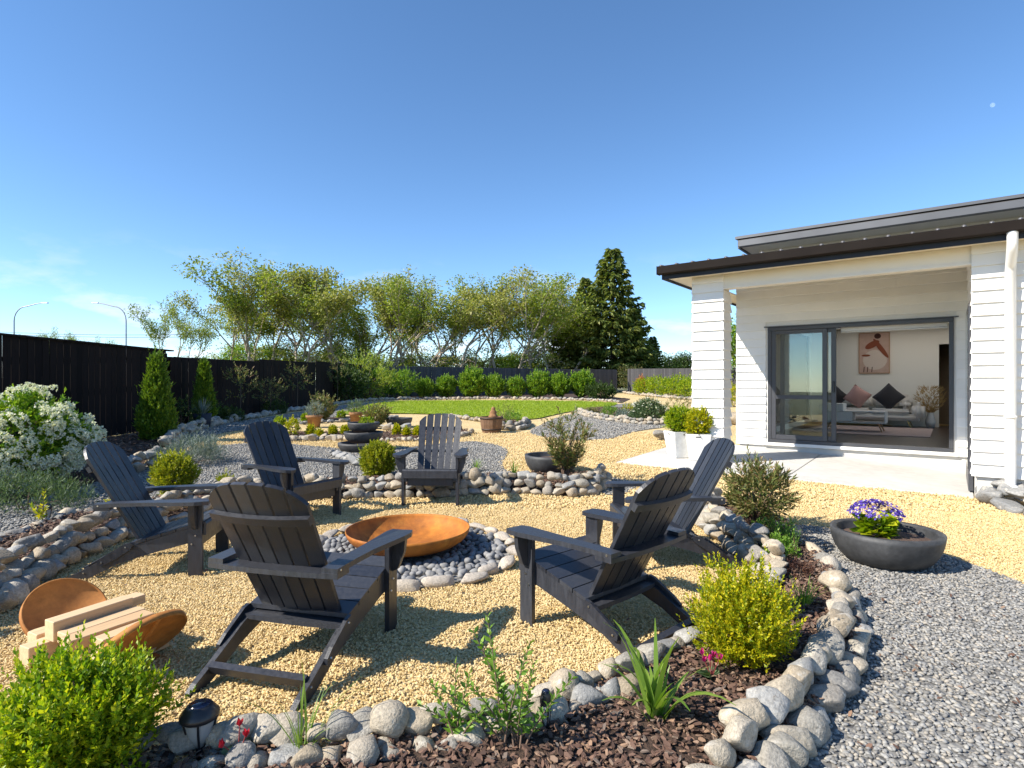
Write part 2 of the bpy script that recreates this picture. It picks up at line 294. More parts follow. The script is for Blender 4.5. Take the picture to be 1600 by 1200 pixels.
def obj(name, me, parent=None, loc=(0, 0, 0), rot=(0, 0, 0), scale=(1, 1, 1)):
    o = bpy.data.objects.new(name, me); link(o, parent)
    o.location = loc; o.rotation_euler = rot; o.scale = scale; return o
def tag(o, label, cat=None, group=None, kind=None):
    o['label'] = label
    if cat: o['category'] = cat
    if group: o['group'] = group
    if kind: o['kind'] = kind
    return o
def thing(name, label, cat, loc=(0, 0, 0), rz=0.0, group=None):
    o = bpy.data.objects.new(name, None); link(o); o.location = loc; o.rotation_euler = (0, 0, rz)
    o.empty_display_size = 0.2
    return tag(o, label, cat, group)
def struct(o): o['kind'] = 'structure'; return o
def dup(root, loc, rz, label, scale=1.0, group=None, name=None):
    r = root.copy(); COL.objects.link(r); r.location = loc; r.rotation_euler = (0, 0, rz)
    r.scale = scale if isinstance(scale, (tuple, list)) else (scale,) * 3
    r['label'] = label
    if group: r['group'] = group
    for ch in list(root.children):
        c = ch.copy(); COL.objects.link(c); c.parent = r
        for g in list(ch.children):
            d = g.copy(); COL.objects.link(d); d.parent = c
    return r
def bm_done(name, bm, m, smooth=False, bevel=0.0, seg=1):
    if bevel > 0:
        bmesh.ops.bevel(bm, geom=list(bm.edges), offset=bevel, segments=seg, affect='EDGES', clamp_overlap=True)
    bmesh.ops.recalc_face_normals(bm, faces=bm.faces)
    me = bpy.data.meshes.new(name); bm.to_mesh(me); bm.free(); me.materials.append(m)
    if smooth: me.polygons.foreach_set('use_smooth', [True] * len(me.polygons))
    return me
def box(x0, x1, y0, y1, z0, z1, m, bevel=0.0, name='box'):
    bm = bmesh.new(); bmesh.ops.create_cube(bm, size=1)
    for v in bm.verts: v.co = Vector(((x0 + x1) / 2 + v.co.x * (x1 - x0), (y0 + y1) / 2 + v.co.y * (y1 - y0), (z0 + z1) / 2 + v.co.z * (z1 - z0)))
    return bm_done(name, bm, m, bevel=bevel)
def prism(outline, thick, fn, m, bevel=0.0, name='board', smooth=False):
    """outline: list of (a,b); fn(a,b,c) -> xyz; extruded c in [-t/2, t/2]"""
    bm = bmesh.new(); n = len(outline)
    lo = [bm.verts.new(fn(a, b, -thick / 2)) for a, b in outline]; hi = [bm.verts.new(fn(a, b, thick / 2)) for a, b in outline]
    bm.faces.new(lo); bm.faces.new(list(reversed(hi)))
    for i in range(n): bm.faces.new((lo[i], lo[(i + 1) % n], hi[(i + 1) % n], hi[i]))
    if bevel > 0:
        es = [e for e in bm.edges if len(e.link_faces) == 2 and e.calc_face_angle(0) > 0.7]
        bmesh.ops.bevel(bm, geom=es, offset=bevel, segments=2, affect='EDGES', clamp_overlap=True)
    return bm_done(name, bm, m, smooth=smooth)
def lathe(profile, m, seg=40, name='lathe', smooth=True, wob=0.0, sx=1.0, sy=1.0):
    V = []; Fc = []; n = len(profile)
    for j in range(seg):
        a = 2 * math.pi * j / seg
        for r, z in profile:
            w = 1 + wob * noise.noise((math.cos(a) * 1.7, math.sin(a) * 1.7, z * 4))
            V.append((r * w * math.cos(a) * sx, r * w * math.sin(a) * sy, z))
    for j in range(seg):
        for i in range(n - 1):
            a = j * n + i; b = ((j + 1) % seg) * n + i
            Fc.append((a, b, b + 1, a + 1))
    return mesh(name, V, Fc, m, smooth)
def tube(paths, m, name='tube', sides=6):
    """paths: list of lists of (Vector, radius)"""
    V = []; Fc = []
    for path in paths:
        n0 = len(V); pts = [Vector(p) for p, r in path]
        for i, (p, r) in enumerate(path):
            d = (pts[min(i + 1, len(pts) - 1)] - pts[max(i - 1, 0)]).normalized()
            a = d.orthogonal().normalized() if i == 0 else (a_prev - d * a_prev.dot(d)).normalized()
            a_prev = a; b = d.cross(a)
            for k in range(sides):
                t = 2 * math.pi * k / sides; V.append(pts[i] + (a * math.cos(t) + b * math.sin(t)) * r)
        for i in range(len(path) - 1):
            for k in range(sides):
                q = n0 + i * sides; Fc.append((q + k, q + (k + 1) % sides, q + sides + (k + 1) % sides, q + sides + k))
    return mesh(name, V, Fc, m, True)
def inpoly(poly, x, y):
    x = np.asarray(x); y = np.asarray(y); c = np.zeros(x.shape, bool); n = len(poly)
    for i in range(n):
        x0, y0 = poly[i][0], poly[i][1]; x1, y1 = poly[(i + 1) % n][0], poly[(i + 1) % n][1]
        if y0 == y1: continue
        hit = ((y0 > y) != (y1 > y)) & (x < (x1 - x0) * (y - y0) / (y1 - y0) + x0); c ^= hit
    return c
def smooth_poly(poly, it=2, closed=True):
    p = [Vector((q[0], q[1])) for q in poly]
    for _ in range(it):
        q = []
        n = len(p)
        for i in range(n if closed else n - 1):
            a = p[i]; b = p[(i + 1) % n]; q += [a * 0.75 + b * 0.25, a * 0.25 + b * 0.75]
        if not closed: q = [p[0]] + q + [p[-1]]
        p = q
    return p
def pxpoly(pts, it=2, closed=True): return smooth_poly([G(a, b)[:2] for a, b in pts], it, closed)
def drape(name, poly, off, m, res=0.25, hump=None, edge=0.0):
    """sheet over the terrain inside poly; hump raises the inside of a bed"""
    poly = [Vector((p[0], p[1])) for p in poly]
    xs = [p.x for p in poly]; ys = [p.y for p in poly]
    # boundary resample
    bp = []
    for i, p in enumerate(poly):
        q = poly[(i + 1) % len(poly)]; k = max(1, int((q - p).length / res))
        bp += [p + (q - p) * (j / k) for j in range(k)]
    gx, gy = np.meshgrid(np.arange(min(xs), max(xs), res), np.arange(min(ys), max(ys), res))
    gx = gx.ravel() + rng.uniform(-.1, .1, gx.size) * res; gy = gy.ravel() + rng.uniform(-.1, .1, gy.size) * res
    ok = inpoly(poly, gx, gy); gx = gx[ok]; gy = gy[ok]
    bx = np.array([p.x for p in bp]); by = np.array([p.y for p in bp])
    if len(gx):
        dm = np.full(gx.shape, 1e9)
        for i in range(0, len(bx)): dm = np.minimum(dm, np.hypot(gx - bx[i], gy - by[i]))
        ok = dm > res * 0.45; gx = gx[ok]; gy = gy[ok]; dm = dm[ok]
    else: dm = np.zeros(0)
    pts = [Vector((a, b)) for a, b in zip(np.r_[bx, gx], np.r_[by, gy])]
    nb = len(bp)
    v, e, f, _, _, _ = delaunay_2d_cdt(pts, [], [list(range(nb))], 1, 1e-5)
    vx = np.array([p.x for p in v]); vy = np.array([p.y for p in v]); z = T(vx, vy) + off
    if hump:
        d = np.full(vx.shape, 1e9)
        for i in range(len(bx)): d = np.minimum(d, np.hypot(vx - bx[i], vy - by[i]))
        z = z + hump * np.clip(d / 0.12, 0, 1)
    return obj(name, mesh(name, np.c_[vx, vy, z], [tuple(q) for q in f], m, True))

# ------------------------------------------------------------------ point instancing for loose stuff
_pc = 0
def instancer(name, pts, rot, scl, protos, label, cat):
    global _pc; _pc += 1
    pts = np.asarray(pts, np.float32); n = len(pts)
    me = bpy.data.meshes.new(name); me.vertices.add(n); me.vertices.foreach_set('co', pts.ravel())
    a = me.attributes.new('rot', 'FLOAT_VECTOR', 'POINT'); a.data.foreach_set('vector', np.asarray(rot, np.float32).ravel())
    a = me.attributes.new('scl', 'FLOAT_VECTOR', 'POINT'); a.data.foreach_set('vector', np.asarray(scl, np.float32).ravel())
    a = me.attributes.new('idx', 'INT', 'POINT'); a.data.foreach_set('value', rng.integers(0, len(protos), n).astype(np.int32))
    me.update(); o = obj(name, me)
    col = bpy.data.collections.new(name + "_shapes")
    for k, pm in enumerate(protos):
        col.objects.link(bpy.data.objects.new(name + "_shape", pm))
    ng = bpy.data.node_groups.new(name, 'GeometryNodeTree')
    ng.interface.new_socket('Geometry', in_out='INPUT', socket_type='NodeSocketGeometry')
    ng.interface.new_socket('Geometry', in_out='OUTPUT', socket_type='NodeSocketGeometry')
    N = ng.nodes; L = ng.links
    gi = N.new('NodeGroupInput'); go = N.new('NodeGroupOutput'); ip = N.new('GeometryNodeInstanceOnPoints')
    ci = N.new('GeometryNodeCollectionInfo'); ci.inputs['Collection'].default_value = col
    ci.inputs['Separate Children'].default_value = True; ci.inputs['Reset Children'].default_value = True
    def na(nm, t):
        q = N.new('GeometryNodeInputNamedAttribute'); q.data_type = t; q.inputs['Name'].default_value = nm; return q.outputs[0]
    L.new(gi.outputs[0], ip.inputs['Points']); L.new(ci.outputs[0], ip.inputs['Instance'])
    ip.inputs['Pick Instance'].default_value = True
    L.new(na('idx', 'INT'), ip.inputs['Instance Index']); L.new(na('rot', 'FLOAT_VECTOR'), ip.inputs['Rotation'])
    L.new(na('scl', 'FLOAT_VECTOR'), ip.inputs['Scale']); L.new(ip.outputs[0], go.inputs[0])
    md = o.modifiers.new('scatter', 'NODES'); md.node_group = ng
    tag(o, label, cat, kind='stuff'); return o
def pebble_mesh(name, m, sub=1, seed=0, flat=0.6, rough=0.25, facet=False, ax=(1, 0.8), nscale=1.2):
    bm = bmesh.new(); bmesh.ops.create_icosphere(bm, subdivisions=sub, radius=0.5)
    r = random.Random(seed); off = Vector((r.uniform(0, 99), r.uniform(0, 99), r.uniform(0, 99)))
    cuts = [(Vector((r.gauss(0, 1), r.gauss(0, 1), r.gauss(0, 1))).normalized(), r.uniform(.26, .42)) for _ in range(9)] if sub >= 3 else []
    for v in bm.verts:
        d = v.co.normalized(); k = 1 + rough * noise.noise(d * nscale + off) + rough * 0.35 * noise.noise(d * 2.9 * nscale + off)
        c = v.co * k
        for pn, pd in cuts:
            e = c.dot(pn) - pd
            if e > 0: c = c - pn * (e * 0.88)
        v.co = Vector((c.x * ax[0], c.y * ax[1], c.z * flat))
    return bm_done(name, bm, m, smooth=not facet)

# ================================================================== GROUND
def house_w(s, n): return Vector((HA.x + HU.x * s + HN.x * n, HA.y + HU.y * s + HN.y * n))
gx = np.r_[np.linspace(-400, -14, 14), np.linspace(-12, 20, 20), np.linspace(22, 400, 14)]
gy = np.r_[np.linspace(-60, -4, 8), np.linspace(-2, 60, 63), np.linspace(66, 700, 14)]
XX, YY = np.meshgrid(gx, gy); ZZ = T(XX, YY) - 0.035
nx_, ny_ = len(gx), len(gy); ii = np.arange(nx_ * ny_).reshape(ny_, nx_)
FQ = np.stack([ii[:-1, :-1], ii[:-1, 1:], ii[1:, 1:], ii[1:, :-1]], -1).reshape(-1, 4)
struct(tag(obj('ground', npmesh('ground', np.c_[XX.ravel(), YY.ravel(), ZZ.ravel()], FQ, Mt['earth'], True)), 'rough grassy ground beyond the fences', 'ground'))
YARD = [(-7.87, -3), (14, -3), (16, 20), (17, 44), (8.7, 46), (-7.87, 33)]
struct(tag(drape('gravel_yard', YARD, 0.0, Mt['tan_sheet'], 0.3), 'honey coloured gravel covering the yard', 'gravel'))

PX = {}
PX['right'] = pxpoly([(1195, 815), (1235, 822), (1300, 826), (1400, 850), (1490, 872), (1610, 918), (1800, 1000), (1900, 1300), (1400, 1420), (1000, 1420), (1150, 1250), (1250, 1120), (1310, 1020), (1270, 910), (1215, 850)])
PX['mid'] = pxpoly([(-120, 815), (0, 788), (100, 766), (200, 737), (262, 713), (330, 698), (400, 692), (450, 694), (540, 703), (620, 702), (690, 694), (735, 690), (770, 694), (796, 703), (790, 716), (782, 730), (800, 742), (930, 745), (988, 752), (998, 764), (960, 778), (900, 762), (700, 765), (540, 768), (400, 775), (300, 790), (150, 825), (0, 870), (-120, 930)])
PX['path'] = pxpoly([(230, 725), (258, 702), (282, 684), (320, 668), (400, 655), (480, 643), (560, 630), (640, 626), (600, 634), (545, 648), (500, 656), (440, 664), (395, 672), (350, 676), (310, 692), (270, 712)])
PX['far'] = pxpoly([(822, 677), (846, 664), (872, 652), (905, 645), (925, 650), (1000, 665), (1045, 662), (1045, 668), (1000, 673), (975, 680), (955, 687), (900, 690), (850, 684)])
PX['end'] = pxpoly([(905, 640), (950, 634), (978, 630), (1015, 632), (1010, 634), (960, 641)])
PX['ring_side'] = None
LAWN = pxpoly([(528, 650), (560, 638), (592, 630), (640, 627), (760, 626.5), (900, 628), (962, 630), (966, 633), (930, 640), (890, 644), (862, 650), (838, 656), (800, 657), (760, 654), (700, 649), (640, 647), (590, 647)])
for k, lab in (('right', 'blue grey gravel bed around the bowl of purple flowers'), ('mid', 'blue grey gravel bed behind the fire pit chairs'),
               ('path', 'blue grey gravel path running along the left fence'), ('far', 'blue grey gravel patch in front of the lawn'),
               ('end', 'thin grey gravel strip at the end of the lawn')):
    struct(tag(drape('gravel_bed', PX[k], 0.008, Mt['grey_sheet'], 0.2), lab, 'gravel'))
struct(tag(drape('lawn', LAWN, 0.03, Mt['lawn'], 0.4), 'bright green mown lawn in front of the hedge', 'lawn'))
# --- mulch beds
BED = {}
BED['front'] = pxpoly([(60, 1228), (160, 1210), (260, 1202), (400, 1196), (560, 1188), (700, 1166), (830, 1132), (930, 1094), (1020, 1062), (1090, 1022), (1150, 966), (1192, 918), (1185, 885), (1150, 855), (1112, 825), (1105, 802), (1135, 788), (1200, 800), (1235, 835), (1285, 880), (1322, 930), (1346, 985), (1345, 1040), (1310, 1100), (1260, 1150), (1210, 1210), (1150, 1300), (1000, 1420), (500, 1460), (60, 1420)])
BED['left'] = pxpoly([(-120, 1025), (0, 948), (60, 902), (110, 876), (160, 856), (215, 834), (270, 814), (330, 797), (400, 783), (460, 778), (540, 780), (620, 777), (700, 777), (760, 772), (830, 772), (880, 777), (920, 774), (946, 764), (940, 750), (900, 744), (830, 746), (740, 750), (640, 754), (540, 754), (450, 760), (380, 764), (320, 772), (250, 786), (190, 800), (140, 808), (60, 828), (0, 852), (-120, 900)])
BED['row'] = pxpoly([(425, 690), (480, 687), (535, 687), (600, 689), (660, 688), (715, 683), (735, 677), (725, 672), (650, 677), (530, 677), (470, 676), (425, 680)])
BED['pots'] = pxpoly([(470, 662), (520, 658), (600, 655), (630, 652), (600, 648), (540, 652), (490, 655)])
BED['island'] = pxpoly([(902, 645), (935, 655), (1000, 663), (1050, 662), (1050, 648), (1000, 640), (940, 637), (905, 640)])
BED['barrel'] = pxpoly([(775, 668), (800, 672), (830, 668), (825, 660), (800, 657), (778, 660)])
fence_edge = [G(a, b)[:2] for a, b in [(-60, 800), (60, 778), (130, 762), (190, 742), (235, 720), (262, 700), (282, 680), (310, 667), (345, 662), (400, 651), (470, 639), (540, 629.5), (570, 627)]]
BED['fence'] = [Vector(p) for p in fence_edge] + [Vector((-7.85, 32.8)), Vector((-7.85, 6.2))]
he = [G(a, b)[:2] for a, b in [(572, 626), (640, 623.5), (760, 623), (880, 624), (945, 626), (972, 630), (985, 624)]]
BED['hedge'] = [Vector(p) for p in he] + [Vector((5.8, 43.5)), Vector((-7.6, 33.2))]
BED['right_shrubs'] = [Vector(p) for p in [G(975, 613)[:2], G(1000, 616)[:2], G(1060, 621)[:2], G(1160, 628)[:2]]] + [Vector((13.8, 35)), Vector((9.2, 45.5))]
bed_lab = {'front': 'bark mulch bed curving across the front edge', 'left': 'narrow bark mulch bed behind the fire pit chairs', 'row': 'mulch strip planted with small box balls',
           'pots': 'mulch strip below the potted plants near the lawn', 'island': 'mulch bed of daisies beside the house corner', 'barrel': 'small mulch bed beside the oak barrel',
           'fence': 'shaded mulch bed along the left fence', 'hedge': 'mulch bed under the back hedge', 'right_shrubs': 'mulch bed under the shrubs by the far gate'}
for k, p in BED.items():
    hump = 0.06 if k in ('front', 'left') else 0.03
    struct(tag(drape('mulch_bed', p, 0.014, Mt['mulch_sheet'], 0.12 if k in ('front', 'left', 'row') else 0.3, hump=hump), bed_lab[k], 'mulch bed'))
# --- patio slab
pw = [house_w(s, n) for s, n in PATIO]
def pz(s, n): return PA * s + PB * n
def slab(name, quad, top, bot, m, bevel=0.006):
    bm = bmesh.new(); t = []; b = []
    for s, n in quad:
        p = house_w(s, n); t.append(bm.verts.new((p.x, p.y, pz(s, n) + top))); b.append(bm.verts.new((p.x, p.y, pz(s, n) + bot)))
    bm.faces.new(t); bm.faces.new(b[::-1]); k = len(t)
    for i in range(k): bm.faces.new((t[i], b[i], b[(i + 1) % k], t[(i + 1) % k]))
    return bm_done(name, bm, m, bevel=bevel)
patio = bpy.data.objects.new('patio', None); link(patio); struct(tag(patio, 'pale concrete patio in front of the sliding door', 'patio'))
for q in ([(0.0, 0.02), (2.02, 0.543), (2.02, -2.24), (0.0, -2.24)], [(2.03, 0.546), (4.25, 1.12), (4.28, -0.75), (4.28, -2.24), (2.03, -2.24)]):
    obj('concrete_slab', slab('concrete_slab', q, 0.022, -0.1, Mt['concrete']), patio)

# --- loose gravel and bark
def sample(poly, dens_fn, maxd=5000):
    xs = [p[0] for p in poly]; ys = [p[1] for p in poly]
    x0, x1, y0, y1 = min(xs), max(xs), max(min(ys), 1.9), max(ys)
    n = int((x1 - x0) * (y1 - y0) * maxd); x = rng.uniform(x0, x1, n); y = rng.uniform(y0, y1, n)
    k = rng.uniform(0, maxd, n) < dens_fn(x, y); x = x[k]; y = y[k]
    k = (np.abs(x) < y * 0.93 + 0.25) & inpoly(poly, x, y); return x[k], y[k]
def rot_rand(n, tilt=0.5): return np.c_[rng.normal(0, tilt, n), rng.normal(0, tilt, n), rng.uniform(0, 6.283, n)]
FIRE = Vector((-0.855, 4.74)); FIRE_R = 0.86
tan_protos = [pebble_mesh('gravel_chip', Mt['tan_chip'], 1, 40 + i, 0.75, 0.55, facet=True, nscale=1.5) for i in range(6)]
xs, ys = sample([(-7, 1.9), (7, 1.9), (7, 6.2), (-7, 6.2)], lambda x, y: np.full(x.shape, 6200), 6200)
x2, y2 = sample([(-9, 6.2), (9, 6.2), (9, 13), (-9, 13)], lambda x, y: np.clip(1500 - (y - 6.2) * 170, 300, 1500), 1500)
X = np.r_[xs, x2]; Y = np.r_[ys, y2]; near = np.r_[np.ones(len(xs), bool), np.zeros(len(x2), bool)]
keep = np.hypot(X - FIRE.x, Y - FIRE.y) > FIRE_R
JX = rng.normal(0, .035, len(X)) * (rng.uniform(0, 1, len(X)) < .5); JY = rng.normal(0, .035, len(X)) * (JX != 0)
for p in [PX['right'], PX['mid'], PX['path'], PX['far'], LAWN] + [BED[k] for k in ('front', 'left', 'row', 'fence', 'island', 'pots')] + [[(q.x, q.y) for q in pw]]:
    keep &= ~inpoly(p, X + JX, Y + JY)
sH = (X - HA.x) * HU.x + (Y - HA.y) * HU.y; nH = (X - HA.x) * HN.x + (Y - HA.y) * HN.y
keep &= ~((nH < 0.05) & (sH < 4.3))
X, Y, near = X[keep], Y[keep], near[keep]; S = np.where(near, rng.uniform(0.008, 0.018, len(X)), rng.uniform(0.018, 0.032, len(X)))
REL = .007 * (1 + np.sin(5.3 * X + 1.9 * Y) * np.sin(4.1 * Y - 2.2 * X)) + .004 * np.sin(13.1 * X + 2.0) * np.sin(11.3 * Y + X)
instancer('honey_gravel', np.c_[X, Y, T(X, Y) + S * 0.22 + np.maximum(REL, 0)], rot_rand(len(X), 0.6), np.c_[S, S, S], tan_protos, 'loose honey coloured gravel chips around the fire pit', 'gravel')
grey_protos = [pebble_mesh('gravel_pebble', Mt['grey_chip'], 1, 70 + i, 0.42, 0.35, facet=False, ax=(1, 0.68)) for i in range(6)]
xs, ys = sample(PX['right'], lambda x, y: np.full(x.shape, 3600), 3600)
x2, y2 = sample(PX['mid'], lambda x, y: np.clip(1700 - (y - 5) * 120, 700, 1700), 1700)
x3, y3 = sample(PX['far'], lambda x, y: np.full(x.shape, 420), 420)
x4, y4 = sample(PX['path'], lambda x, y: np.full(x.shape, 420), 420)
X = np.r_[xs, x2, x3, x4]; Y = np.r_[ys, y2, y3, y4]
S = np.r_[rng.uniform(0.014, 0.033, len(xs)), rng.uniform(0.022, 0.042, len(x2)), rng.uniform(0.035, 0.06, len(x3) + len(x4))]
keep = np.ones(len(X), bool)
for k in ('front', 'left', 'row', 'fence', 'island'): keep &= ~inpoly(BED[k], X, Y)
X, Y, S = X[keep], Y[keep], S[keep]
instancer('grey_gravel', np.c_[X, Y, T(X, Y) + 0.008 + S * 0.18], rot_rand(len(X), 0.25), np.c_[S, S, S], grey_protos, 'loose blue grey gravel pebbles in the beds', 'gravel')
def bark_mesh(seed):
    r = random.Random(seed); n = 6; V = []
    for z in (-0.07, 0.07):
        for i in range(n):
            a = 2 * math.pi * i / n; V.append((0.5 * math.cos(a) * r.uniform(.7, 1.1), 0.26 * math.sin(a) * r.uniform(.6, 1.2), z + r.uniform(-.05, .05)))
    Fc = [tuple(range(n - 1, -1, -1)), tuple(range(n, 2 * n))] + [(i, (i + 1) % n, n + (i + 1) % n, n + i) for i in range(n)]
    return mesh('bark_chip', V, Fc, Mt['bark'])
bark_protos = [bark_mesh(i) for i in range(7)]
Xs, Ys, Ss, Hs = [], [], [], []
for k, dn, s0, s1, hp in (('front', 2700, .018, .058, .072), ('left', 1300, .025, .06, .072), ('row', 500, .03, .07, .042), ('fence', 120, .04, .09, .042), ('island', 150, .05, .09, .042)):
    x, y = sample(BED[k], lambda x, y, dn=dn: np.full(x.shape, dn), dn)
    Xs.append(x); Ys.append(y); Ss.append(s0 + (s1 - s0) * rng.beta(1.3, 3, len(x))); Hs.append(np.full(len(x), hp))
for nm_, pl_, k_ in (('r', PX['right'], 22), ('t', [(-3.5, 2.0), (2.5, 2.0), (2.0, 6), (-3.5, 6)], 7)):
    x, y = sample(pl_, lambda x, y, k_=k_: np.full(x.shape, k_), k_); Xs.append(x); Ys.append(y); Ss.append(rng.uniform(.015, .035, len(x))); Hs.append(np.full(len(x), .018))
X = np.concatenate(Xs); Y = np.concatenate(Ys); S = np.concatenate(Ss); Hh = np.concatenate(Hs)
instancer('bark_mulch', np.c_[X, Y, T(X, Y) + Hh + rng.uniform(0.0, 0.022, len(X))], rot_rand(len(X), 0.35), np.c_[S, S * rng.uniform(.6, 1.2, len(X)), S], bark_protos, 'loose brown bark chips on the garden beds', 'mulch')
# --- grass tufts on the lawn
def tuft_mesh(seed, n=9):
    r = random.Random(seed); V = []; Fc = []
    for i in range(n):
        a = r.uniform(0, 6.28); b = Vector((r.uniform(-.5, .5), r.uniform(-.5, .5), 0)); h = r.uniform(.6, 1.0)
        t = b + Vector((math.cos(a) * .35, math.sin(a) * .35, h)); w = Vector((-math.sin(a), math.cos(a), 0)) * .07
        k = len(V); V += [b - w, b + w, t]; Fc.append((k, k + 1, k + 2))
    return mesh('grass_tuft', V, Fc, Mt['blade'])
tufts = [tuft_mesh(i) for i in range(5)]
x, y = sample(LAWN, lambda x, y: np.full(x.shape, 90), 90)
S = rng.uniform(.05, .10, len(x))
instancer('lawn_grass', np.c_[x, y, T(x, y) + 0.028], rot_rand(len(x), 0.1), np.c_[S * 1.6, S * 1.6, S * .8], tufts, 'short green grass blades of the lawn', 'grass')

# ================================================================== STONE BORDERS
def stone_set(m, tagname, n=9, flat=(0.55, 0.85), rough=0.28):
    out = []
    for i in range(n):
        r = random.Random(i * 13 + len(tagname)); out.append(pebble_mesh('stone', m, 3, i * 7 + len(tagname) * 31, r.uniform(*flat), rough, ax=(1, r.uniform(.66, .95)), nscale=r.uniform(.9, 1.3)))
    return out
ST = stone_set(Mt['stone'], 'a'); ST_G = stone_set(Mt['stone_grey'], 'bb', 6, (0.4, 0.65)); ST_P = stone_set(Mt['stone_pale'], 'ccc', 6, (0.5, 0.7), 0.32)
def pathpts(path, step):
    path = [Vector((p[0], p[1])) for p in path]; out = []; acc = 0.0; i = 0
    seg = [(path[i + 1] - path[i]).length for i in range(len(path) - 1)]; total = sum(seg); d = 0.0
    while d < total:
        k = d; i = 0
        while i < len(seg) - 1 and k > seg[i]: k -= seg[i]; i += 1
        t = (path[i + 1] - path[i]).normalized(); out.append((path[i] + t * k, t)); d += step() if callable(step) else step
    return out
def border(label, path, size, layers=1, seed=0, side=1, meshes=None, grey=0.12, jitter=0.25, lift=0.0, lean=0.35, group=None):
    """dry-laid border of river stones along a path; side = +1 puts upper layers to the left of the walking direction"""
    r = random.Random(seed); p0 = path[0]; root = thing('stone_border', label, 'border', (p0[0], p0[1], Tz(p0[0], p0[1])), group=group)
    base = Vector(root.location); cnt = 0
    for ly in range(layers):
        sz = size * (1.0 - 0.06 * ly)
        for (q, t) in pathpts(path, lambda: sz * r.uniform(.62, .9)):
            s = sz * r.uniform(.8, 1.45); nrm = Vector((-t.y, t.x)) * side
            q2 = q + nrm * (ly * size * lean + r.uniform(-jitter, jitter) * size * .5) + t * r.uniform(-.15, .15) * size
            z = Tz(q2.x, q2.y) + s * 0.28 + ly * size * 0.52 + lift + r.uniform(-.05, .08) * size
            me = r.choice(meshes or (ST_G if r.random() < grey else ST))
            o = bpy.data.objects.new('stone', me); COL.objects.link(o); o.parent = root
            o.location = Vector((q2.x, q2.y, z)) - base
            o.rotation_euler = (r.uniform(-.35, .35), r.uniform(-.35, .35), math.atan2(t.y, t.x) + r.uniform(-.7, .7))
            o.scale = (s * r.uniform(.95, 1.25), s, s * r.uniform(.85, 1.15)); cnt += 1
    return root
W = lambda pts, it=1: pxpoly(pts, it, closed=False)
border('two-tier river stone border along the front of the gravel circle', W([(215, 1206), (300, 1200), (400, 1198), (560, 1190), (700, 1168), (830, 1132), (930, 1098), (1020, 1062), (1088, 1022)]), 0.135, 2, 3, side=-1, grey=0.2, lean=-0.12)
border('lower row of half-buried stones on the mulch side of the front border', W([(330, 1226), (420, 1222), (560, 1214), (700, 1192), (830, 1156), (930, 1122), (1010, 1092)]), 0.125, 1, 4, side=-1, grey=0.2, lift=.03)
border('river stones rising behind the golden box bush', W([(1098, 1016), (1140, 972), (1195, 930), (1205, 905)]), 0.15, 2, 5, side=-1)
border('stacked river stone bank below the olive-leaved shrub', W([(1192, 905), (1165, 878), (1128, 850), (1098, 828), (1094, 806), (1110, 796)]), 0.16, 3, 8, side=-1, lean=0.3)
border('large pale boulders edging the bed against the grey gravel', W([(1130, 1330), (1175, 1240), (1225, 1175), (1275, 1125), (1318, 1065), (1343, 1010), (1335, 960), (1318, 935)]), 0.17, 2, 12, side=1, lean=0.5, grey=0.2)
border('low river stones edging the bed behind the purple flower bowl', W([(1310, 925), (1288, 890), (1258, 862), (1225, 838), (1190, 815), (1150, 795)]), 0.16, 1, 15, side=1)
border('stacked river stone wall curving behind the leftmost chair', W([(-60, 1000), (0, 958), (50, 915), (100, 885), (155, 860), (215, 837), (270, 817), (330, 800), (395, 786)]), 0.17, 3, 18, side=1, lean=0.42)
border('river stone wall between the rear left chairs', W([(400, 785), (460, 780), (535, 781), (620, 778), (652, 778)]), 0.165, 3, 21, side=1, lean=0.2)
border('stacked river stone wall to the right of the centre chair', W([(655, 778), (700, 778), (760, 773), (830, 773), (880, 778), (920, 775), (944, 766), (946, 756)]), 0.165, 3, 24, side=1, lean=0.2)
border('loose pale stones on the outer edge of the left bed', W([(-40, 868), (20, 848), (60, 832), (110, 812), (150, 805)]), 0.16, 1, 27)
border('row of pale stones edging the box ball strip', W([(432, 692), (480, 689), (535, 689), (600, 691), (660, 690), (715, 685), (738, 678)]), 0.15, 1, 30, grey=0.0)
border('second pale stone row in the box ball strip', W([(440, 688), (530, 685), (560, 686)]), 0.13, 1, 32, grey=0.0)
border('rock pile where the shaded fence bed meets the sand path', W([(262, 706), (278, 690), (292, 678), (320, 670), (345, 665)]), 0.19, 2, 33, side=1)
border('small grey rocks at the foot of the tall thuja', W([(190, 748), (215, 738), (240, 728), (258, 716)]), 0.2, 2, 36, side=1, grey=0.6)
border('long line of stones edging the shaded fence bed', W([(345, 664), (400, 653), (470, 641), (540, 631), (568, 628)]), 0.20, 1, 39, grey=0.4)
border('long line of pale stones between lawn and hedge', W([(572, 627), (640, 624.5), (760, 624), (880, 625), (945, 627), (968, 630)], 0), 0.20, 1, 42, grey=0.1)
border('pale stone edging round the daisy bed', W([(902, 646), (915, 652), (940, 657), (985, 663), (1020, 665), (1050, 664)]), 0.165, 2, 45, side=1, grey=0.0)
border('river stones heaped beside the oak barrel', W([(776, 671), (790, 673), (810, 673), (826, 669), (824, 662)]), 0.17, 2, 48, side=1)
border('stones edging the lawn in front of the barrel', W([(700, 653), (735, 657), (760, 661)]), 0.17, 1, 51, grey=0.0)
border('dark stones below the terracotta pots', W([(470, 664), (520, 660), (575, 658), (620, 654)]), 0.15, 1, 54, grey=0.5)
border('stones under the low dark bowl near the lawn', W([(598, 672), (612, 673), (630, 673), (645, 672)]), 0.22, 1, 57, grey=0.3)
border('stones along the shrub bed by the far gate', W([(975, 615), (1000, 618), (1040, 622), (1085, 626)]), 0.25, 1, 60)
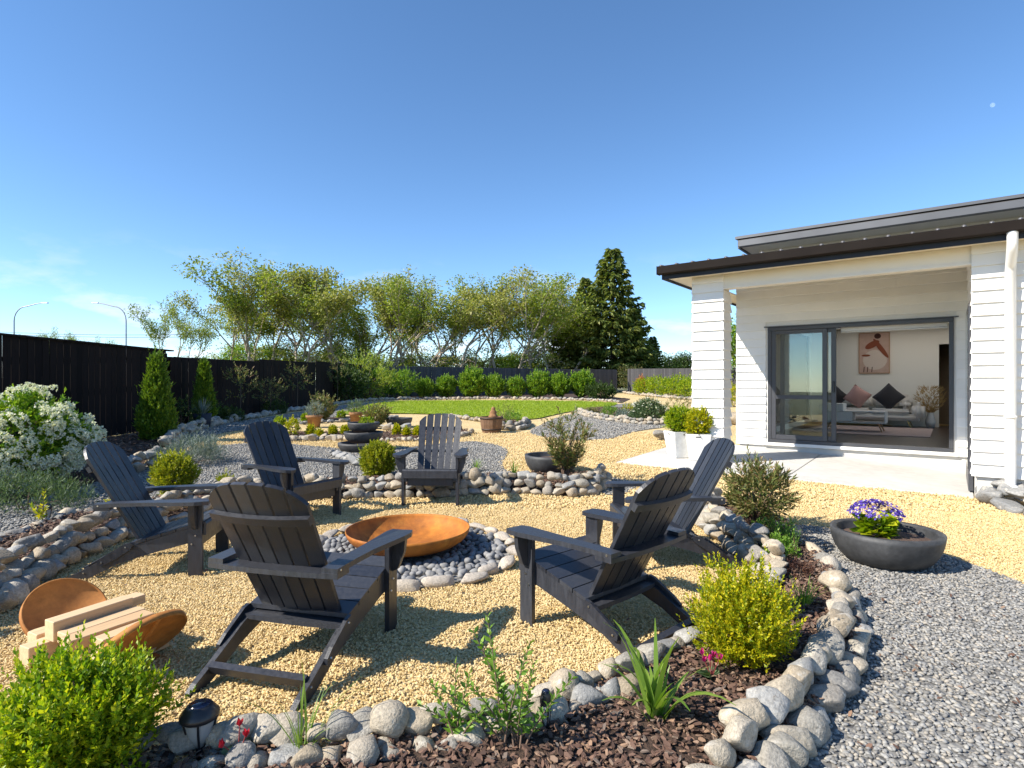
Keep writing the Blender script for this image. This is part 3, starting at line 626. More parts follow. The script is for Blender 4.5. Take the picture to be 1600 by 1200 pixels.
border('flat grey slabs leaning round the tiered fountain bowls', W([(519, 712), (535, 722), (555, 729), (578, 730), (596, 722)]), 0.21, 1, 63, side=1, meshes=ST_G, lean=0.7)
border('grey cobbles heaped at the foot of the downpipe', W([(1538, 782), (1560, 795), (1590, 805), (1640, 815)]), 0.24, 2, 66, side=1, meshes=ST_G, lean=0.6)
border('second row of grey cobbles below the downpipe', W([(1560, 783), (1590, 790), (1640, 800)]), 0.2, 2, 68, side=1, grey=0.7, lean=0.5)
rk = thing('rock', 'pale boulder on the gravel beside the white planters', 'rock', G(1030, 688))
obj('boulder', ST[2], rk, (0, 0, .12), (0, .2, .4), (.42, .38, .36))
rk = thing('rock', 'pale boulder behind the white house column', 'rock', G(1148, 664))
obj('boulder', ST[4], rk, (0, 0, .15), (0, .1, 1.0), (.7, .6, .5))
# --- fire pit surround
fr = thing('fire_pit_surround', 'ring of pale stones filled with charcoal pebbles under the fire bowl', 'fire pit', (FIRE.x, FIRE.y, 0))
a = 0.0; r = random.Random(5)
while a < 2 * math.pi - 0.1:
    s = r.uniform(.15, .22); rr = FIRE_R + r.uniform(-.02, .03)
    obj('stone', r.choice(ST_P), fr, (rr * math.cos(a), rr * math.sin(a), Tz(FIRE.x + rr * math.cos(a), FIRE.y + rr * math.sin(a)) + .035), (r.uniform(-.2, .2), r.uniform(-.2, .2), a + math.pi / 2 + r.uniform(-.25, .25)), (s * 1.25, s * .85, s * .8))
    a += s * 1.12 / FIRE_R
RP = [pebble_mesh('pebble', Mt['ring_pebble'], 2, 200 + i, random.Random(i).uniform(.55, .8), 0.3, ax=(1, .78)) for i in range(8)]
cand = []
for k in range(9000):
    aa = r.uniform(0, 6.283); q = (FIRE_R - .08) * math.sqrt(r.random()); x = q * math.cos(aa); y = q * math.sin(aa)
    if q < 0.37: continue
    if all((x - c[0]) ** 2 + (y - c[1]) ** 2 > .049 ** 2 for c in cand): cand.append((x, y))
cand.sort(key=lambda c: c[1])
rest = []
for k, (x, y) in enumerate(cand):
    s = r.uniform(.055, .085); z = Tz(FIRE.x + x, FIRE.y + y) + r.uniform(.018, .04); rt = (r.uniform(-.5, .5), r.uniform(-.5, .5), r.uniform(0, 6.28))
    if k < 295: obj('pebble', r.choice(RP), fr, (x, y, z), rt, (s, s, s))
    else: rest.append((x, y, z, rt, s))
V = []; Fc = []
for x, y, z, rt, s in rest:
    me = r.choice(RP); mm = Matrix.Translation((x, y, z)) @ Euler(rt).to_matrix().to_4x4() @ Matrix.Scale(s, 4); n0 = len(V)
    V += [mm @ v.co for v in me.vertices]; Fc += [tuple(n0 + i for i in p.vertices) for p in me.polygons]
o = obj('pebbles', mesh('pebbles', V, Fc, Mt['ring_pebble'], True), fr); o['kind'] = 'stuff'
# pebble floor
obj('pebble_floor', lathe([(0.0, .015), (.4, .018), (.84, .012)], Mt['grey_sheet'], 40, smooth=False), fr)

# ================================================================== HOUSE
house = thing('house', 'white weatherboard house with dark gutters and a recessed patio door', 'house', (HA.x, HA.y, 0), math.atan2(HU.y, HU.x))
HZ0 = 0.28; PITCH = 0.15
def hpart(name, me, parent=None): return obj(name, me, parent or house)
def board_mesh(a0, a1, face, off, z, h=PITCH + 0.012, proud=0.036):
    prof = [(0.001, 0.0), (proud, 0.0), (proud, 0.010), (0.006, h), (0.001, h)]
    V = []
    for a in (a0, a1):
        for y, zz in prof:
            V.append({'n': (a, off + y, z + zz), '+u': (off + y, a, z + zz), '-u': (off - y, a, z + zz)}[face])
    k = len(prof); Fc = [tuple(range(k)), tuple(range(2 * k - 1, k - 1, -1))] + [(i, k + i, k + (i + 1) % k, (i + 1) % k) for i in range(k)]
    me = mesh('weatherboard', V, Fc, Mt['paint']); bm = bmesh.new(); bm.from_mesh(me); bmesh.ops.recalc_face_normals(bm, faces=bm.faces); bm.to_mesh(me); bm.free(); return me
brnd = random.Random(44)
def clad(wall, a0, a1, face, off, ztop, zbot=HZ0, skip=None):
    z = HZ0
    while z < ztop - 0.03:
        h = min(PITCH + 0.012, ztop - z)
        if z >= zbot - 1e-6:
            segs = [(a0, a1)]
            if skip and z + PITCH * .75 > skip[2] and z + 0.02 < skip[3]: segs = [(a0, skip[0]), (skip[1], a1)]
            for s0, s1 in segs:
                if s1 - s0 <= 0.02: continue
                cuts_ = [s0] + ([s0 + (s1 - s0) * brnd.uniform(.25, .75)] if s1 - s0 > 2.4 and brnd.random() < .6 else []) + [s1]
                for b0, b1 in zip(cuts_[:-1], cuts_[1:]): hpart('weatherboard', board_mesh(b0 + (.0015 if b0 > s0 else 0), b1 - (.0015 if b1 < s1 else 0), face, off, z, h), wall)
        z += PITCH
# front wall (right of the recess), runs out of frame
w = hpart('wall', box(-4.5, 0.0, -0.12, 0.0, HZ0, 3.09, Mt['paint'])); clad(w, -4.5, 0.026, 'n', 0.0, 3.09)
hpart('foundation', box(-4.5, -0.03, -0.12, -0.015, -0.2, HZ0, Mt['concrete']))
# side wall of the recess facing left
w = hpart('wall', box(-0.12, -0.001, -2.25, -0.12, HZ0, 3.29, Mt['paint'])); clad(w, -2.22, -0.17, '+u', -0.001, 3.26)
hpart('foundation', box(-0.12, -0.01, -2.25, -0.121, -0.2, HZ0, Mt['concrete']))
sd = hpart('side_door_frame', box(0.0, 0.05, -1.75, -0.28, 0.05, 2.42, Mt['joinery'], 0.004))
hpart('pane', box(0.051, 0.056, -1.68, -0.35, 0.32, 2.35, Mt['pane']), sd)
# column
w = hpart('column', box(3.03, 3.47, -0.38, -0.02, HZ0 - .12, 3.09, Mt['paint']))
clad(w, 3.004, 3.496, 'n', -0.02, 3.09); clad(w, -0.40, 0.004, '-u', 3.03, 2.86); clad(w, -0.40, 0.004, '+u', 3.47, 3.09)
hpart('column_base', box(3.05, 3.45, -0.36, -0.035, -0.05, HZ0 - .005, Mt['concrete']))
# beam and ceilings
hpart('beam', box(0.0, 3.03, -0.16, -0.012, 2.86, 3.085, Mt['trim'], 0.003))
hpart('beam_trim', box(0.0, 3.03, -0.012, 0.004, 2.86, 2.885, Mt['trim'], 0.002))
hpart('ceiling', box(0.0, 3.47, -2.25, -0.161, 3.26, 3.29, Mt['trim']))
hpart('beam_back', box(0.0, 3.47, -.16, -.013, 3.086, 3.285, Mt['trim']))
hpart('soffit', box(-4.5, 3.84, -0.12, 0.30, 3.09, 3.11, Mt['trim']))
hpart('soffit', box(3.49, 3.84, -8.8, -0.121, 3.09, 3.11, Mt['trim']))
# door wall
DN = -2.25; DS0, DS1, DZ0, DZ1 = 0.189, 2.895, 0.366, 2.43
w = hpart('wall', box(DS1, 3.43, DN - .14, DN, HZ0, 3.29, Mt['paint']))
clad(w, 0.0, 3.456, 'n', DN, 3.26, skip=(DS0 - .035, DS1 + .035, DZ0 - .08, DZ1 - .02))
hpart('wall', box(0.0, DS0, DN - .14, DN, HZ0, 3.29, Mt['paint'])); hpart('wall', box(DS0, DS1, DN - .14, DN, DZ1, 3.29, Mt['paint']))
hpart('foundation', box(0.0, 3.40, DN - .14, DN - .005, -0.15, HZ0 + .0, Mt['concrete']))
hpart('door_sill', box(DS0 - .06, DS1 + .06, DN - .02, DN + .06, DZ0 - .085, DZ0 - .03, Mt['paint'], 0.004))
hpart('foundation', box(DS0, DS1, DN - .14, DN - .004, HZ0 + .001, DZ0 - .032, Mt['concrete']))
dr = hpart('sliding_door', box(DS0, DS1, DN - .10, DN + .03, DZ0 - .03, DZ0 + .03, Mt['joinery'], 0.004))
for a0, a1, z0, z1 in ((DS0, DS1, DZ1 - .06, DZ1), (DS0, DS0 + .06, DZ0 + .031, DZ1 - .061), (DS1 - .06, DS1, DZ0 + .031, DZ1 - .061)):
    hpart('frame', box(a0, a1, DN - .10, DN + .03, z0, z1, Mt['joinery'], 0.004), dr)
hpart('head_flashing', box(DS0 - .06, DS1 + .06, DN - .02, DN + .05, DZ1 + .002, DZ1 + .02, Mt['joinery']), dr)
def sash(a0, a1, nc, handle=None):
    for x0, x1, z0, z1 in ((a0, a0 + .075, DZ0 + .035, DZ1 - .065), (a1 - .075, a1, DZ0 + .035, DZ1 - .065), (a0 + .076, a1 - .076, DZ0 + .035, DZ0 + .12), (a0 + .076, a1 - .076, DZ1 - .13, DZ1 - .065), (a0 + .076, a1 - .076, 1.13, 1.20)):
        hpart('sash', box(x0, x1, nc - .018, nc + .018, z0, z1, Mt['joinery'], 0.003), dr)
    hpart('pane', box(a0 + .07, a1 - .07, nc - .003, nc + .003, DZ0 + .1, 1.16, Mt['pane']), dr)
    hpart('pane', box(a0 + .07, a1 - .07, nc - .003, nc + .003, 1.17, DZ1 - .1, Mt['pane']), dr)
sash(1.93, DS1 - .062, DN + .005); sash(1.80, DS1 - .2, DN - .045)
hpart('handle', box(1.82, 1.85, DN - .026, DN + .012, 1.25, 1.45, Mt['lamp_plastic'], 0.006), dr)
bl = hpart('blind', box(DS0 + .07, 1.75, DN - .20, DN - .16, DZ1 - .12, DZ1 - .02, Mt['blind'], 0.01))
hpart('bottom_bar', box(DS0 + .07, 1.75, DN - .205, DN - .155, DZ1 - .14, DZ1 - .122, Mt['blind'], 0.004), bl)
# room behind the door
RN0, RN1, RS0, RS1, RZ0, RZ1 = DN - .14, -8.75, -1.6, 3.30, DZ0 - .03, 2.86
hpart('room_floor', box(RS0, RS1, RN1, RN0, RZ0 - .05, RZ0, Mt['room_floor']))
SK = (-1.2, 3.0, -8.3, -5.2)  # opening added through ceiling and roof to brighten the room
for a0, a1, n0, n1 in ((RS0 - .1, RS1 + .12, SK[3], RN0), (RS0 - .1, RS1 + .12, RN1 - .1, SK[2]), (RS0 - .1, SK[0], SK[2], SK[3]), (SK[1], RS1 + .12, SK[2], SK[3])):
    hpart('room_ceiling', box(a0, a1, n0, n1, RZ1, RZ1 + .05, Mt['room_wall']))
m_, nt_, out_ = _nt('opal diffuser'); tl_ = nt_.nodes.new('ShaderNodeBsdfTranslucent'); tl_.inputs[0].default_value = (.80, .77, .72, 1); nt_.links.new(tl_.outputs[0], out_.inputs[0]); Mt['opal'] = m_
hpart('added_skylight', box(SK[0], SK[1], SK[2], SK[3], RZ1 + .06, RZ1 + .066, Mt['opal']))  # unseen translucent panel, added to fill the room with soft light
hpart('room_wall', box(.46, RS1, RN1 - .1, RN1, RZ0, RZ1, Mt['room_wall'])); hpart('room_wall', box(RS0, -.45, RN1 - .1, RN1, RZ0, RZ1, Mt['room_wall']))
hpart('room_wall', box(-.45, .46, RN1 - .1, RN1, RZ0 + 2.05, RZ1, Mt['room_wall'])); hpart('hall_wall', box(-.8, .9, RN1 - 1.3, RN1 - 1.2, RZ0, RZ1, Mt['door_dark']))
hpart('hall_ceiling', box(-.8, .9, RN1 - 1.3, RN1 - .101, RZ1, RZ1 + .05, Mt['door_dark']))
for _a in (-.9, .9): hpart('hall_wall', box(_a, _a + .1, RN1 - 1.3, RN1 - .101, RZ0, RZ1, Mt['door_dark']))
hpart('hall_floor', box(-.8, .9, RN1 - 1.2, RN1 - .0, RZ0 - .05, RZ0 - .002, Mt['room_floor']))
for n0, n1, z0, z1 in ((RN1, -8.4, RZ0, RZ1), (-3.0, RN0, RZ0, RZ1), (-8.4, -3.0, RZ0, .5), (-8.4, -3.0, 2.7, RZ1)):
    hpart('room_wall', box(RS0 - .1, RS0, n0, n1, z0, z1, Mt['room_wall']))
wi = hpart('added_window', box(RS0 - .056, RS0 - .05, -8.36, -3.04, .54, 2.66, Mt['pane']))  # unseen opening added in the right wall to lighten the interior
for n0, n1, z0, z1 in ((-8.4, -3.0, .5, .54), (-8.4, -3.0, 2.66, 2.7), (-8.4, -8.36, .54, 2.66), (-3.04, -3.0, .54, 2.66)):
    hpart('frame', box(RS0 - .08, RS0 - .03, n0 + .001, n1 - .001, z0 + .001, z1 - .001, Mt['joinery']), wi)
hpart('room_wall', box(RS0, 0.0, RN0 - .02, RN0 + .02, RZ0, RZ1, Mt['room_wall']))
for n0, n1, z0, z1 in ((RN1, -8.5, RZ0, RZ1), (-2.6, RN0, RZ0, RZ1), (-8.5, -2.6, RZ0, .45), (-8.5, -2.6, 2.7, RZ1)):
    hpart('wall', box(RS1, RS1 + .12, n0, n1, z0, z1, Mt['paint']))
wi = hpart('added_window', box(RS1 + .05, RS1 + .056, -8.45, -2.65, .5, 2.65, Mt['pane']))  # unseen glazing added to the left wall, sized to let more daylight in
for n0, n1, z0, z1 in ((-8.5, -2.6, .45, .5), (-8.5, -2.6, 2.65, 2.7), (-8.5, -8.45, .5, 2.65), (-2.65, -2.6, .5, 2.65), (-5.57, -5.52, .5, 2.65)):
    hpart('frame', box(RS1 + .03, RS1 + .08, n0 + .001, n1 - .001, z0 + .001, z1 - .001, Mt['joinery']), wi)
# fascia, gutter, roof
hpart('fascia', box(-4.5, 3.84, 0.301, 0.325, 3.05, 3.21, Mt['fascia'], 0.003))
hpart('barge_board', box(3.841, 3.865, -8.8, 0.325, 3.05, 3.21, Mt['fascia'], 0.003))
gut = [(0.326, 3.12), (0.40, 3.115), (0.445, 3.13), (0.452, 3.235), (0.438, 3.245), (0.435, 3.14), (0.395, 3.125), (0.333, 3.13), (0.333, 3.24), (0.326, 3.24)]
V = []; k = len(gut)
for a in (-4.5, 3.89):
    for y, z in gut: V.append((a, y, z))
Fc = [tuple(range(k)), tuple(range(2 * k - 1, k - 1, -1))] + [(i, k + i, k + (i + 1) % k, (i + 1) % k) for i in range(k)]
g_ = hpart('gutter', mesh('gutter', V, Fc, Mt['gutter'])); hpart('stop_end', box(3.891, 3.90, 0.326, 0.452, 3.115, 3.245, Mt['gutter']), g_)
PIT = math.tan(R(4.5))
def rz_(n): return 3.225 + (0.36 - n) * PIT
def roof_sheet(a0, a1, n0, n1):
    q = [(a0, n0), (a1, n0), (a1, n1), (a0, n1)]
    return mesh('roof', [(a, n, rz_(n)) for a, n in q] + [(a, n, rz_(n) + .004) for a, n in q], [(3, 2, 1, 0), (4, 5, 6, 7), (0, 1, 5, 4), (1, 2, 6, 5), (2, 3, 7, 6), (3, 0, 4, 7)], Mt['roof'])
rf = hpart('roof', roof_sheet(-4.5, 3.9, .37, SK[3]))
for q in ((-4.5, 3.9, SK[2], -9), (-4.5, SK[0], SK[3] - .001, SK[2] + .001), (SK[1], 3.9, SK[3] - .001, SK[2] + .001)): hpart('roof_sheet', roof_sheet(*q), rf)
rib = tube([[(Vector((0, .405, rz_(.405) + .026)), .026), (Vector((0, -5.1, rz_(-5.1) + .026)), .026)]], Mt['roof'], 'roof_rib', 8)
bm = bmesh.new(); bm.from_mesh(rib); bmesh.ops.holes_fill(bm, edges=bm.edges); bm.to_mesh(rib); bm.free()
s = -4.4
while s < 3.88: obj('roof_rib', rib, rf, (s, 0, 0)); s += 0.25
hpart('flashing', box(3.86, 3.91, -8.9, 0.30, 3.225, 3.25, Mt['roof'], 0.003), rf)
# upper roof block
hpart('upper_wall', box(-4.5, 3.0, -4.5, -2.05, 3.2, 3.82, Mt['trim']))
hpart('upper_soffit', box(-4.5, 3.18, -4.5, -1.52, 3.82, 3.835, Mt['trim']))
hpart('upper_gutter', box(-4.5, 3.2, -1.519, -1.42, 3.80, 3.92, Mt['roof'], 0.01)); hpart('upper_fascia', box(-4.5, 3.19, -1.54, -1.5201, 3.81, 3.96, Mt['roof'], 0.003))
hpart('upper_barge', box(3.19, 3.22, -4.5, -1.50, 3.79, 3.97, Mt['roof'], 0.003))
hpart('upper_roof', mesh('upper_roof', [(-4.5, -1.41, 3.94), (3.24, -1.41, 3.94), (3.24, -4.6, 4.15), (-4.5, -4.6, 4.15), (-4.5, -1.41, 3.985), (3.24, -1.41, 3.985), (3.24, -4.6, 4.2), (-4.5, -4.6, 4.2)], [(3, 2, 1, 0), (4, 5, 6, 7), (0, 1, 5, 4), (1, 2, 6, 5), (2, 3, 7, 6), (3, 0, 4, 7)], Mt['roof']))
# downpipe
dp = hpart('downpipe', tube([[(Vector((-.33, .38, 3.14)), .052), (Vector((-.33, .38, 3.0)), .052), (Vector((-.33, .34, 2.93)), .052), (Vector((-.33, .16, 2.80)), .052), (Vector((-.33, .105, 2.73)), .052), (Vector((-.33, .105, 0.1)), .052)]], Mt['pipe'], 'downpipe', 20))
hpart('collar', lathe([(.056, 0), (.074, 0), (.074, .14), (.056, .16)], Mt['pipe'], 20), dp).location = (-.33, .105, .06)
hpart('bracket', lathe([(.053, 0), (.06, 0), (.06, .03), (.053, .03)], Mt['pipe'], 20), dp).location = (-.33, .105, 1.0)
# left end wall behind the recess
w = hpart('wall', box(3.42, 3.429, -2.6, DN - .141, HZ0, 3.0, Mt['paint']))
hpart('foundation', box(3.2, 3.40, -8.8, DN - .141, -.2, RZ0 - .051, Mt['concrete']))

# --- furniture inside
def in_house(name, label, cat, s, n, z=RZ0, rz=0.0, group=None):
    p = house_w(s, n); return thing(name, label, cat, (p.x, p.y, z), math.atan2(HU.y, HU.x) + rz, group)
def soft(x0, x1, y0, y1, z0, z1, m, bev=.05, name='cushion'):
    bm = bmesh.new(); bmesh.ops.create_cube(bm, size=1)
    for v in bm.verts: v.co = Vector(((x0 + x1) / 2 + v.co.x * (x1 - x0), (y0 + y1) / 2 + v.co.y * (y1 - y0), (z0 + z1) / 2 + v.co.z * (z1 - z0)))
    bmesh.ops.bevel(bm, geom=list(bm.edges), offset=bev, segments=4, affect='EDGES', clamp_overlap=True)
    return bm_done(name, bm, m, smooth=True)
sf = in_house('sofa', 'pale oatmeal sofa with slim brass legs inside the room', 'sofa', 1.85, -8.25)
obj('seat_base', soft(-1.0, 1.0, -.38, .40, .17, .33, Mt['sofa'], .04), sf)
for x0, x1 in ((-.86, -.01), (.01, .86)):
    obj('seat_cushion', soft(x0, x1, -.30, .42, .331, .45, Mt['sofa'], .05), sf); obj('back_cushion', soft(x0, x1, -.44, -.22, .43, .80, Mt['sofa'], .08), sf)
for sx in (-1, 1): obj('arm', soft(sx * 1.0 - .13, sx * 1.0 + .13, -.42, .42, .16, .62, Mt['sofa'], .1), sf)
obj('side_bolster', soft(-.84, -.62, -.2, .3, .45, .68, Mt['sofa'], .08), sf)
for sx in (-1, 1):
    for sy in (-.3, .32): obj('leg', tube([[(Vector((sx * .78, sy, .18)), .016), (Vector((sx * .86, sy * 1.1, 0)), .010)]], Mt['gold'], 'leg', 8), sf)
def cushion(label, s, n, z, m, size=.48, tilt=0.0):
    bm = bmesh.new(); N_ = 10; vv = {}
    for side in (1, -1):
        for i in range(N_ + 1):
            for j in range(N_ + 1):
                u = i / N_ * 2 - 1; v = j / N_ * 2 - 1; t = .10 * ((1 - u * u) * (1 - v * v)) ** .45; k = 1 - .07 * (1 - abs(u * v)) * 0.8
                edge = i in (0, N_) or j in (0, N_)
                if edge and side == -1: vv[(side, i, j)] = vv[(1, i, j)]; continue
                vv[(side, i, j)] = bm.verts.new((u * size / 2 * k, side * t, v * size / 2 * k))
        for i in range(N_):
            for j in range(N_): bm.faces.new((vv[(side, i, j)], vv[(side, i + 1, j)], vv[(side, i + 1, j + 1)], vv[(side, i, j + 1)]))
    p = house_w(s, n); o = obj('cushion', bm_done('cushion', bm, m, True)); o.location = (p.x, p.y, z)
    o.rotation_euler = Euler((R(-14), R(45 + tilt), math.atan2(HU.y, HU.x)), 'XYZ'); tag(o, label, 'cushion', 'scatter cushions on the sofa'); return o
cushion('charcoal scatter cushion at the far left of the sofa', 2.62, -8.0, RZ0 + .73, Mt['charcoal_fabric'], .46)
cushion('dusky pink scatter cushion in the middle of the sofa', 2.12, -8.0, RZ0 + .74, Mt['pink_fabric'], .46, 8)
cushion('charcoal scatter cushion on the right half of the sofa', 1.45, -8.0, RZ0 + .74, Mt['charcoal_fabric'], .5)
ct = in_house('coffee_table', 'low white coffee table with an open shelf and wooden legs', 'coffee table', 1.95, -6.05)
obj('top', box(-.60, .60, -.28, .28, .44, .465, Mt['table_white'], .004), ct); obj('bottom', box(-.60, .60, -.28, .28, .20, .222, Mt['table_white'], .004), ct)
for x in (-.60, .02, .578): obj('side_panel', box(x, x + .022, -.28, .28, .2225, .4395, Mt['table_white']), ct)
obj('drawer_front', box(.05, .57, .262, .282, .235, .43, Mt['table_white'], .003), ct); obj('raised_box', box(.2, .6, -.27, .27, .466, .62, Mt['table_white'], .004), ct)
for sx in (-1, 1):
    for sy in (-1, 1): obj('leg', tube([[(Vector((sx * .46, sy * .2, .2)), .022), (Vector((sx * .54, sy * .24, 0.01)), .012)]], Mt['wood_leg'], 'leg', 10), ct)
rg = in_house('rug', 'flat dusky pink rug under the coffee table', 'rug', 1.9, -6.4); obj('rug_pile', box(-1.35, 1.0, -1.35, 1.35, .002, .014, Mt['rug'], .003), rg)
pc = in_house('picture', 'framed abstract print of a seated figure above the sofa', 'picture', 1.825, RN1, 2.21)
obj('canvas', box(-.33, .33, .006, .022, -.52, .52, Mt['canvas']), pc)
for a in ((-.345, -.331, -.535, .535), (.331, .345, -.535, .535), (-.3305, .3305, .521, .535), (-.3305, .3305, -.535, -.521)): obj('frame', box(a[0], a[1], .004, .035, a[2], a[3], Mt['wood_leg']), pc)
def flat(name, pts, m, y): obj(name, prism(pts, .002, lambda a, b, c: (-a, y + c, b), m), pc)
import math as _m
def ell(cx, cz, rx, rz, rot=0, n=18): return [(cx + rx * _m.cos(t) * _m.cos(rot) - rz * _m.sin(t) * _m.sin(rot), cz + rx * _m.cos(t) * _m.sin(rot) + rz * _m.sin(t) * _m.cos(rot)) for t in [2 * _m.pi * i / n for i in range(n)]]
flat('print_shape', ell(.02, -.18, .27, .26, .1), Mt['figure_white'], .0245); flat('print_shape', ell(-.04, .22, .18, .08, .55), Mt['figure_rust'], .0275)
flat('print_shape', ell(.15, .12, .30, .055, -1.0), Mt['figure_rust'], .0305); flat('print_shape', ell(-.18, -.06, .10, .03, 0), Mt['figure_rust'], .0275)
flat('print_shape', ell(.08, .44, .075, .07), Mt['figure_dark'], .0305)
for x in (-.24, -.16, -.06): flat('print_shape', [(x, -.5), (x + .018, -.5), (x + .03, -.36), (x + .012, -.36)], Mt['figure_dark'], .0275)
pg = in_house('pampas_vase', 'tall vase of dried pampas plumes beside the sofa', 'vase', .62, -8.35)
obj('vase', lathe([(0, 0), (.08, 0), (.11, .15), (.06, .34), (.065, .36)], Mt['table_white'], 20), pg)
V = []; Fc = []
r = random.Random(3)
for i in range(420):
    a = r.uniform(0, 6.28); t = r.random(); h = .36 + t * .62; rad = (.06 + .26 * math.sin(t * 2.6)) * math.sqrt(r.random()); c = Vector((rad * math.cos(a), rad * math.sin(a), h)); d = Vector((math.cos(a) * .5, math.sin(a) * .5, r.uniform(.2, 1))).normalized() * .1; w_ = d.orthogonal().normalized() * .012
    n0 = len(V); V += [c - w_, c + w_, c + d]; Fc.append((n0, n0 + 1, n0 + 2))
obj('plumes', mesh('plumes', V, Fc, Mt['pampas']), pg)

# ================================================================== FENCES
FX = -7.9
def paling_mesh(h, w_, t, m):
    return box(-t / 2, t / 2, -w_ / 2, w_ / 2, 0, h, m, 0.003, 'paling')
def fence_run(label, p0, p1, tops, m, w_=0.145, gap=0.006, cap=False, cat='fence', name='paling_fence', seed=0, rails=True, merge=False, base=None):
    p0 = Vector(p0); p1 = Vector(p1); Ld = (p1 - p0).length; t = (p1 - p0).normalized(); nrm = Vector((-t.y, t.x)); r = random.Random(seed)
    z0 = Tz(p0.x, p0.y); root = thing(name, label, cat, (p0.x, p0.y, z0), math.atan2(t.y, t.x) - math.pi / 2)
    n = int(Ld / (w_ + gap)); pm = paling_mesh(1.0, w_, .018, m)
    for i in range(n):
        d = (i + .5) * (w_ + gap); q = p0 + t * d; top = tops[0] + (tops[1] - tops[0]) * d / Ld; zb = Tz(q.x, q.y) + 0.02
        o = bpy.data.objects.new('paling', pm); COL.objects.link(o); o.parent = root
        o.location = (r.uniform(-.004, .004), d + r.uniform(-.002, .002), zb - z0); o.scale = (1, r.uniform(.965, 1.0), top - zb + r.uniform(-.006, .006)); o.rotation_euler = (r.uniform(-.004, .004), 0, 0)
    if rails:
        for hh in (.3, 1.0, 1.6):
            zb = Tz(p0.x, p0.y); ze = Tz(p1.x, p1.y)
            obj('rail', prism([(0, hh - .04), (Ld, hh - .04 + ze - zb), (Ld, hh + .04 + ze - zb), (0, hh + .04)], .04, lambda a, b, c: (-.032 + c, a, b), m), root)
    k = int(Ld / 2.4) + 1
    for i in range(k + 1):
        d = min(i * 2.4 + .05, Ld - .05); q = p0 + t * d; top = tops[0] + (tops[1] - tops[0]) * d / Ld
        obj('post', box(-.145, -.055, d - .045, d + .045, Tz(q.x, q.y) - z0 - .1, top - z0 - .05, m), root)
    if cap: obj('cap_rail', prism([(-.05, tops[0] - z0), (Ld + .06, tops[1] - z0), (Ld + .06, tops[1] - z0 + .03), (-.05, tops[0] - z0 + .03)], .12, lambda a, b, c: (.0 + c, a, b), m, .003), root)
    return root
fence_run('tall black stained fence section with a capping board nearest the camera', (FX, 5.0), (FX, 13.3), (2.155, 2.155), Mt['fence'], cap=True, seed=1)
fence_run('lower black fence section behind the second thuja', (FX, 13.3), (FX, 18.0), (2.035, 2.10), Mt['fence'], seed=2)
fence_run('black fence section in the middle of the left boundary', (FX, 18.0), (FX, 23.2), (2.18, 2.265), Mt['fence'], seed=3)
fence_run('farthest black fence section of the left boundary', (FX, 23.2), (FX, 33.0), (2.32, 2.45), Mt['fence'], seed=4)
fence_run('charcoal paling fence behind the hedge at the back', (FX, 33.0), (4.6, 42.9), (2.45, 2.50), Mt['fence_far'], seed=5)
fence_run('plain charcoal boarded gate at the end of the gravel drive', (4.65, 42.95), (8.4, 45.75), (2.52, 2.54), Mt['fence_far'], w_=.19, seed=6, cat='gate', name='gate')
fence_run('charcoal fence behind the bright shrubs beside the house', (9.3, 46.3), (15.6, 38.5), (2.62, 2.48), Mt['fence_far'], seed=7)

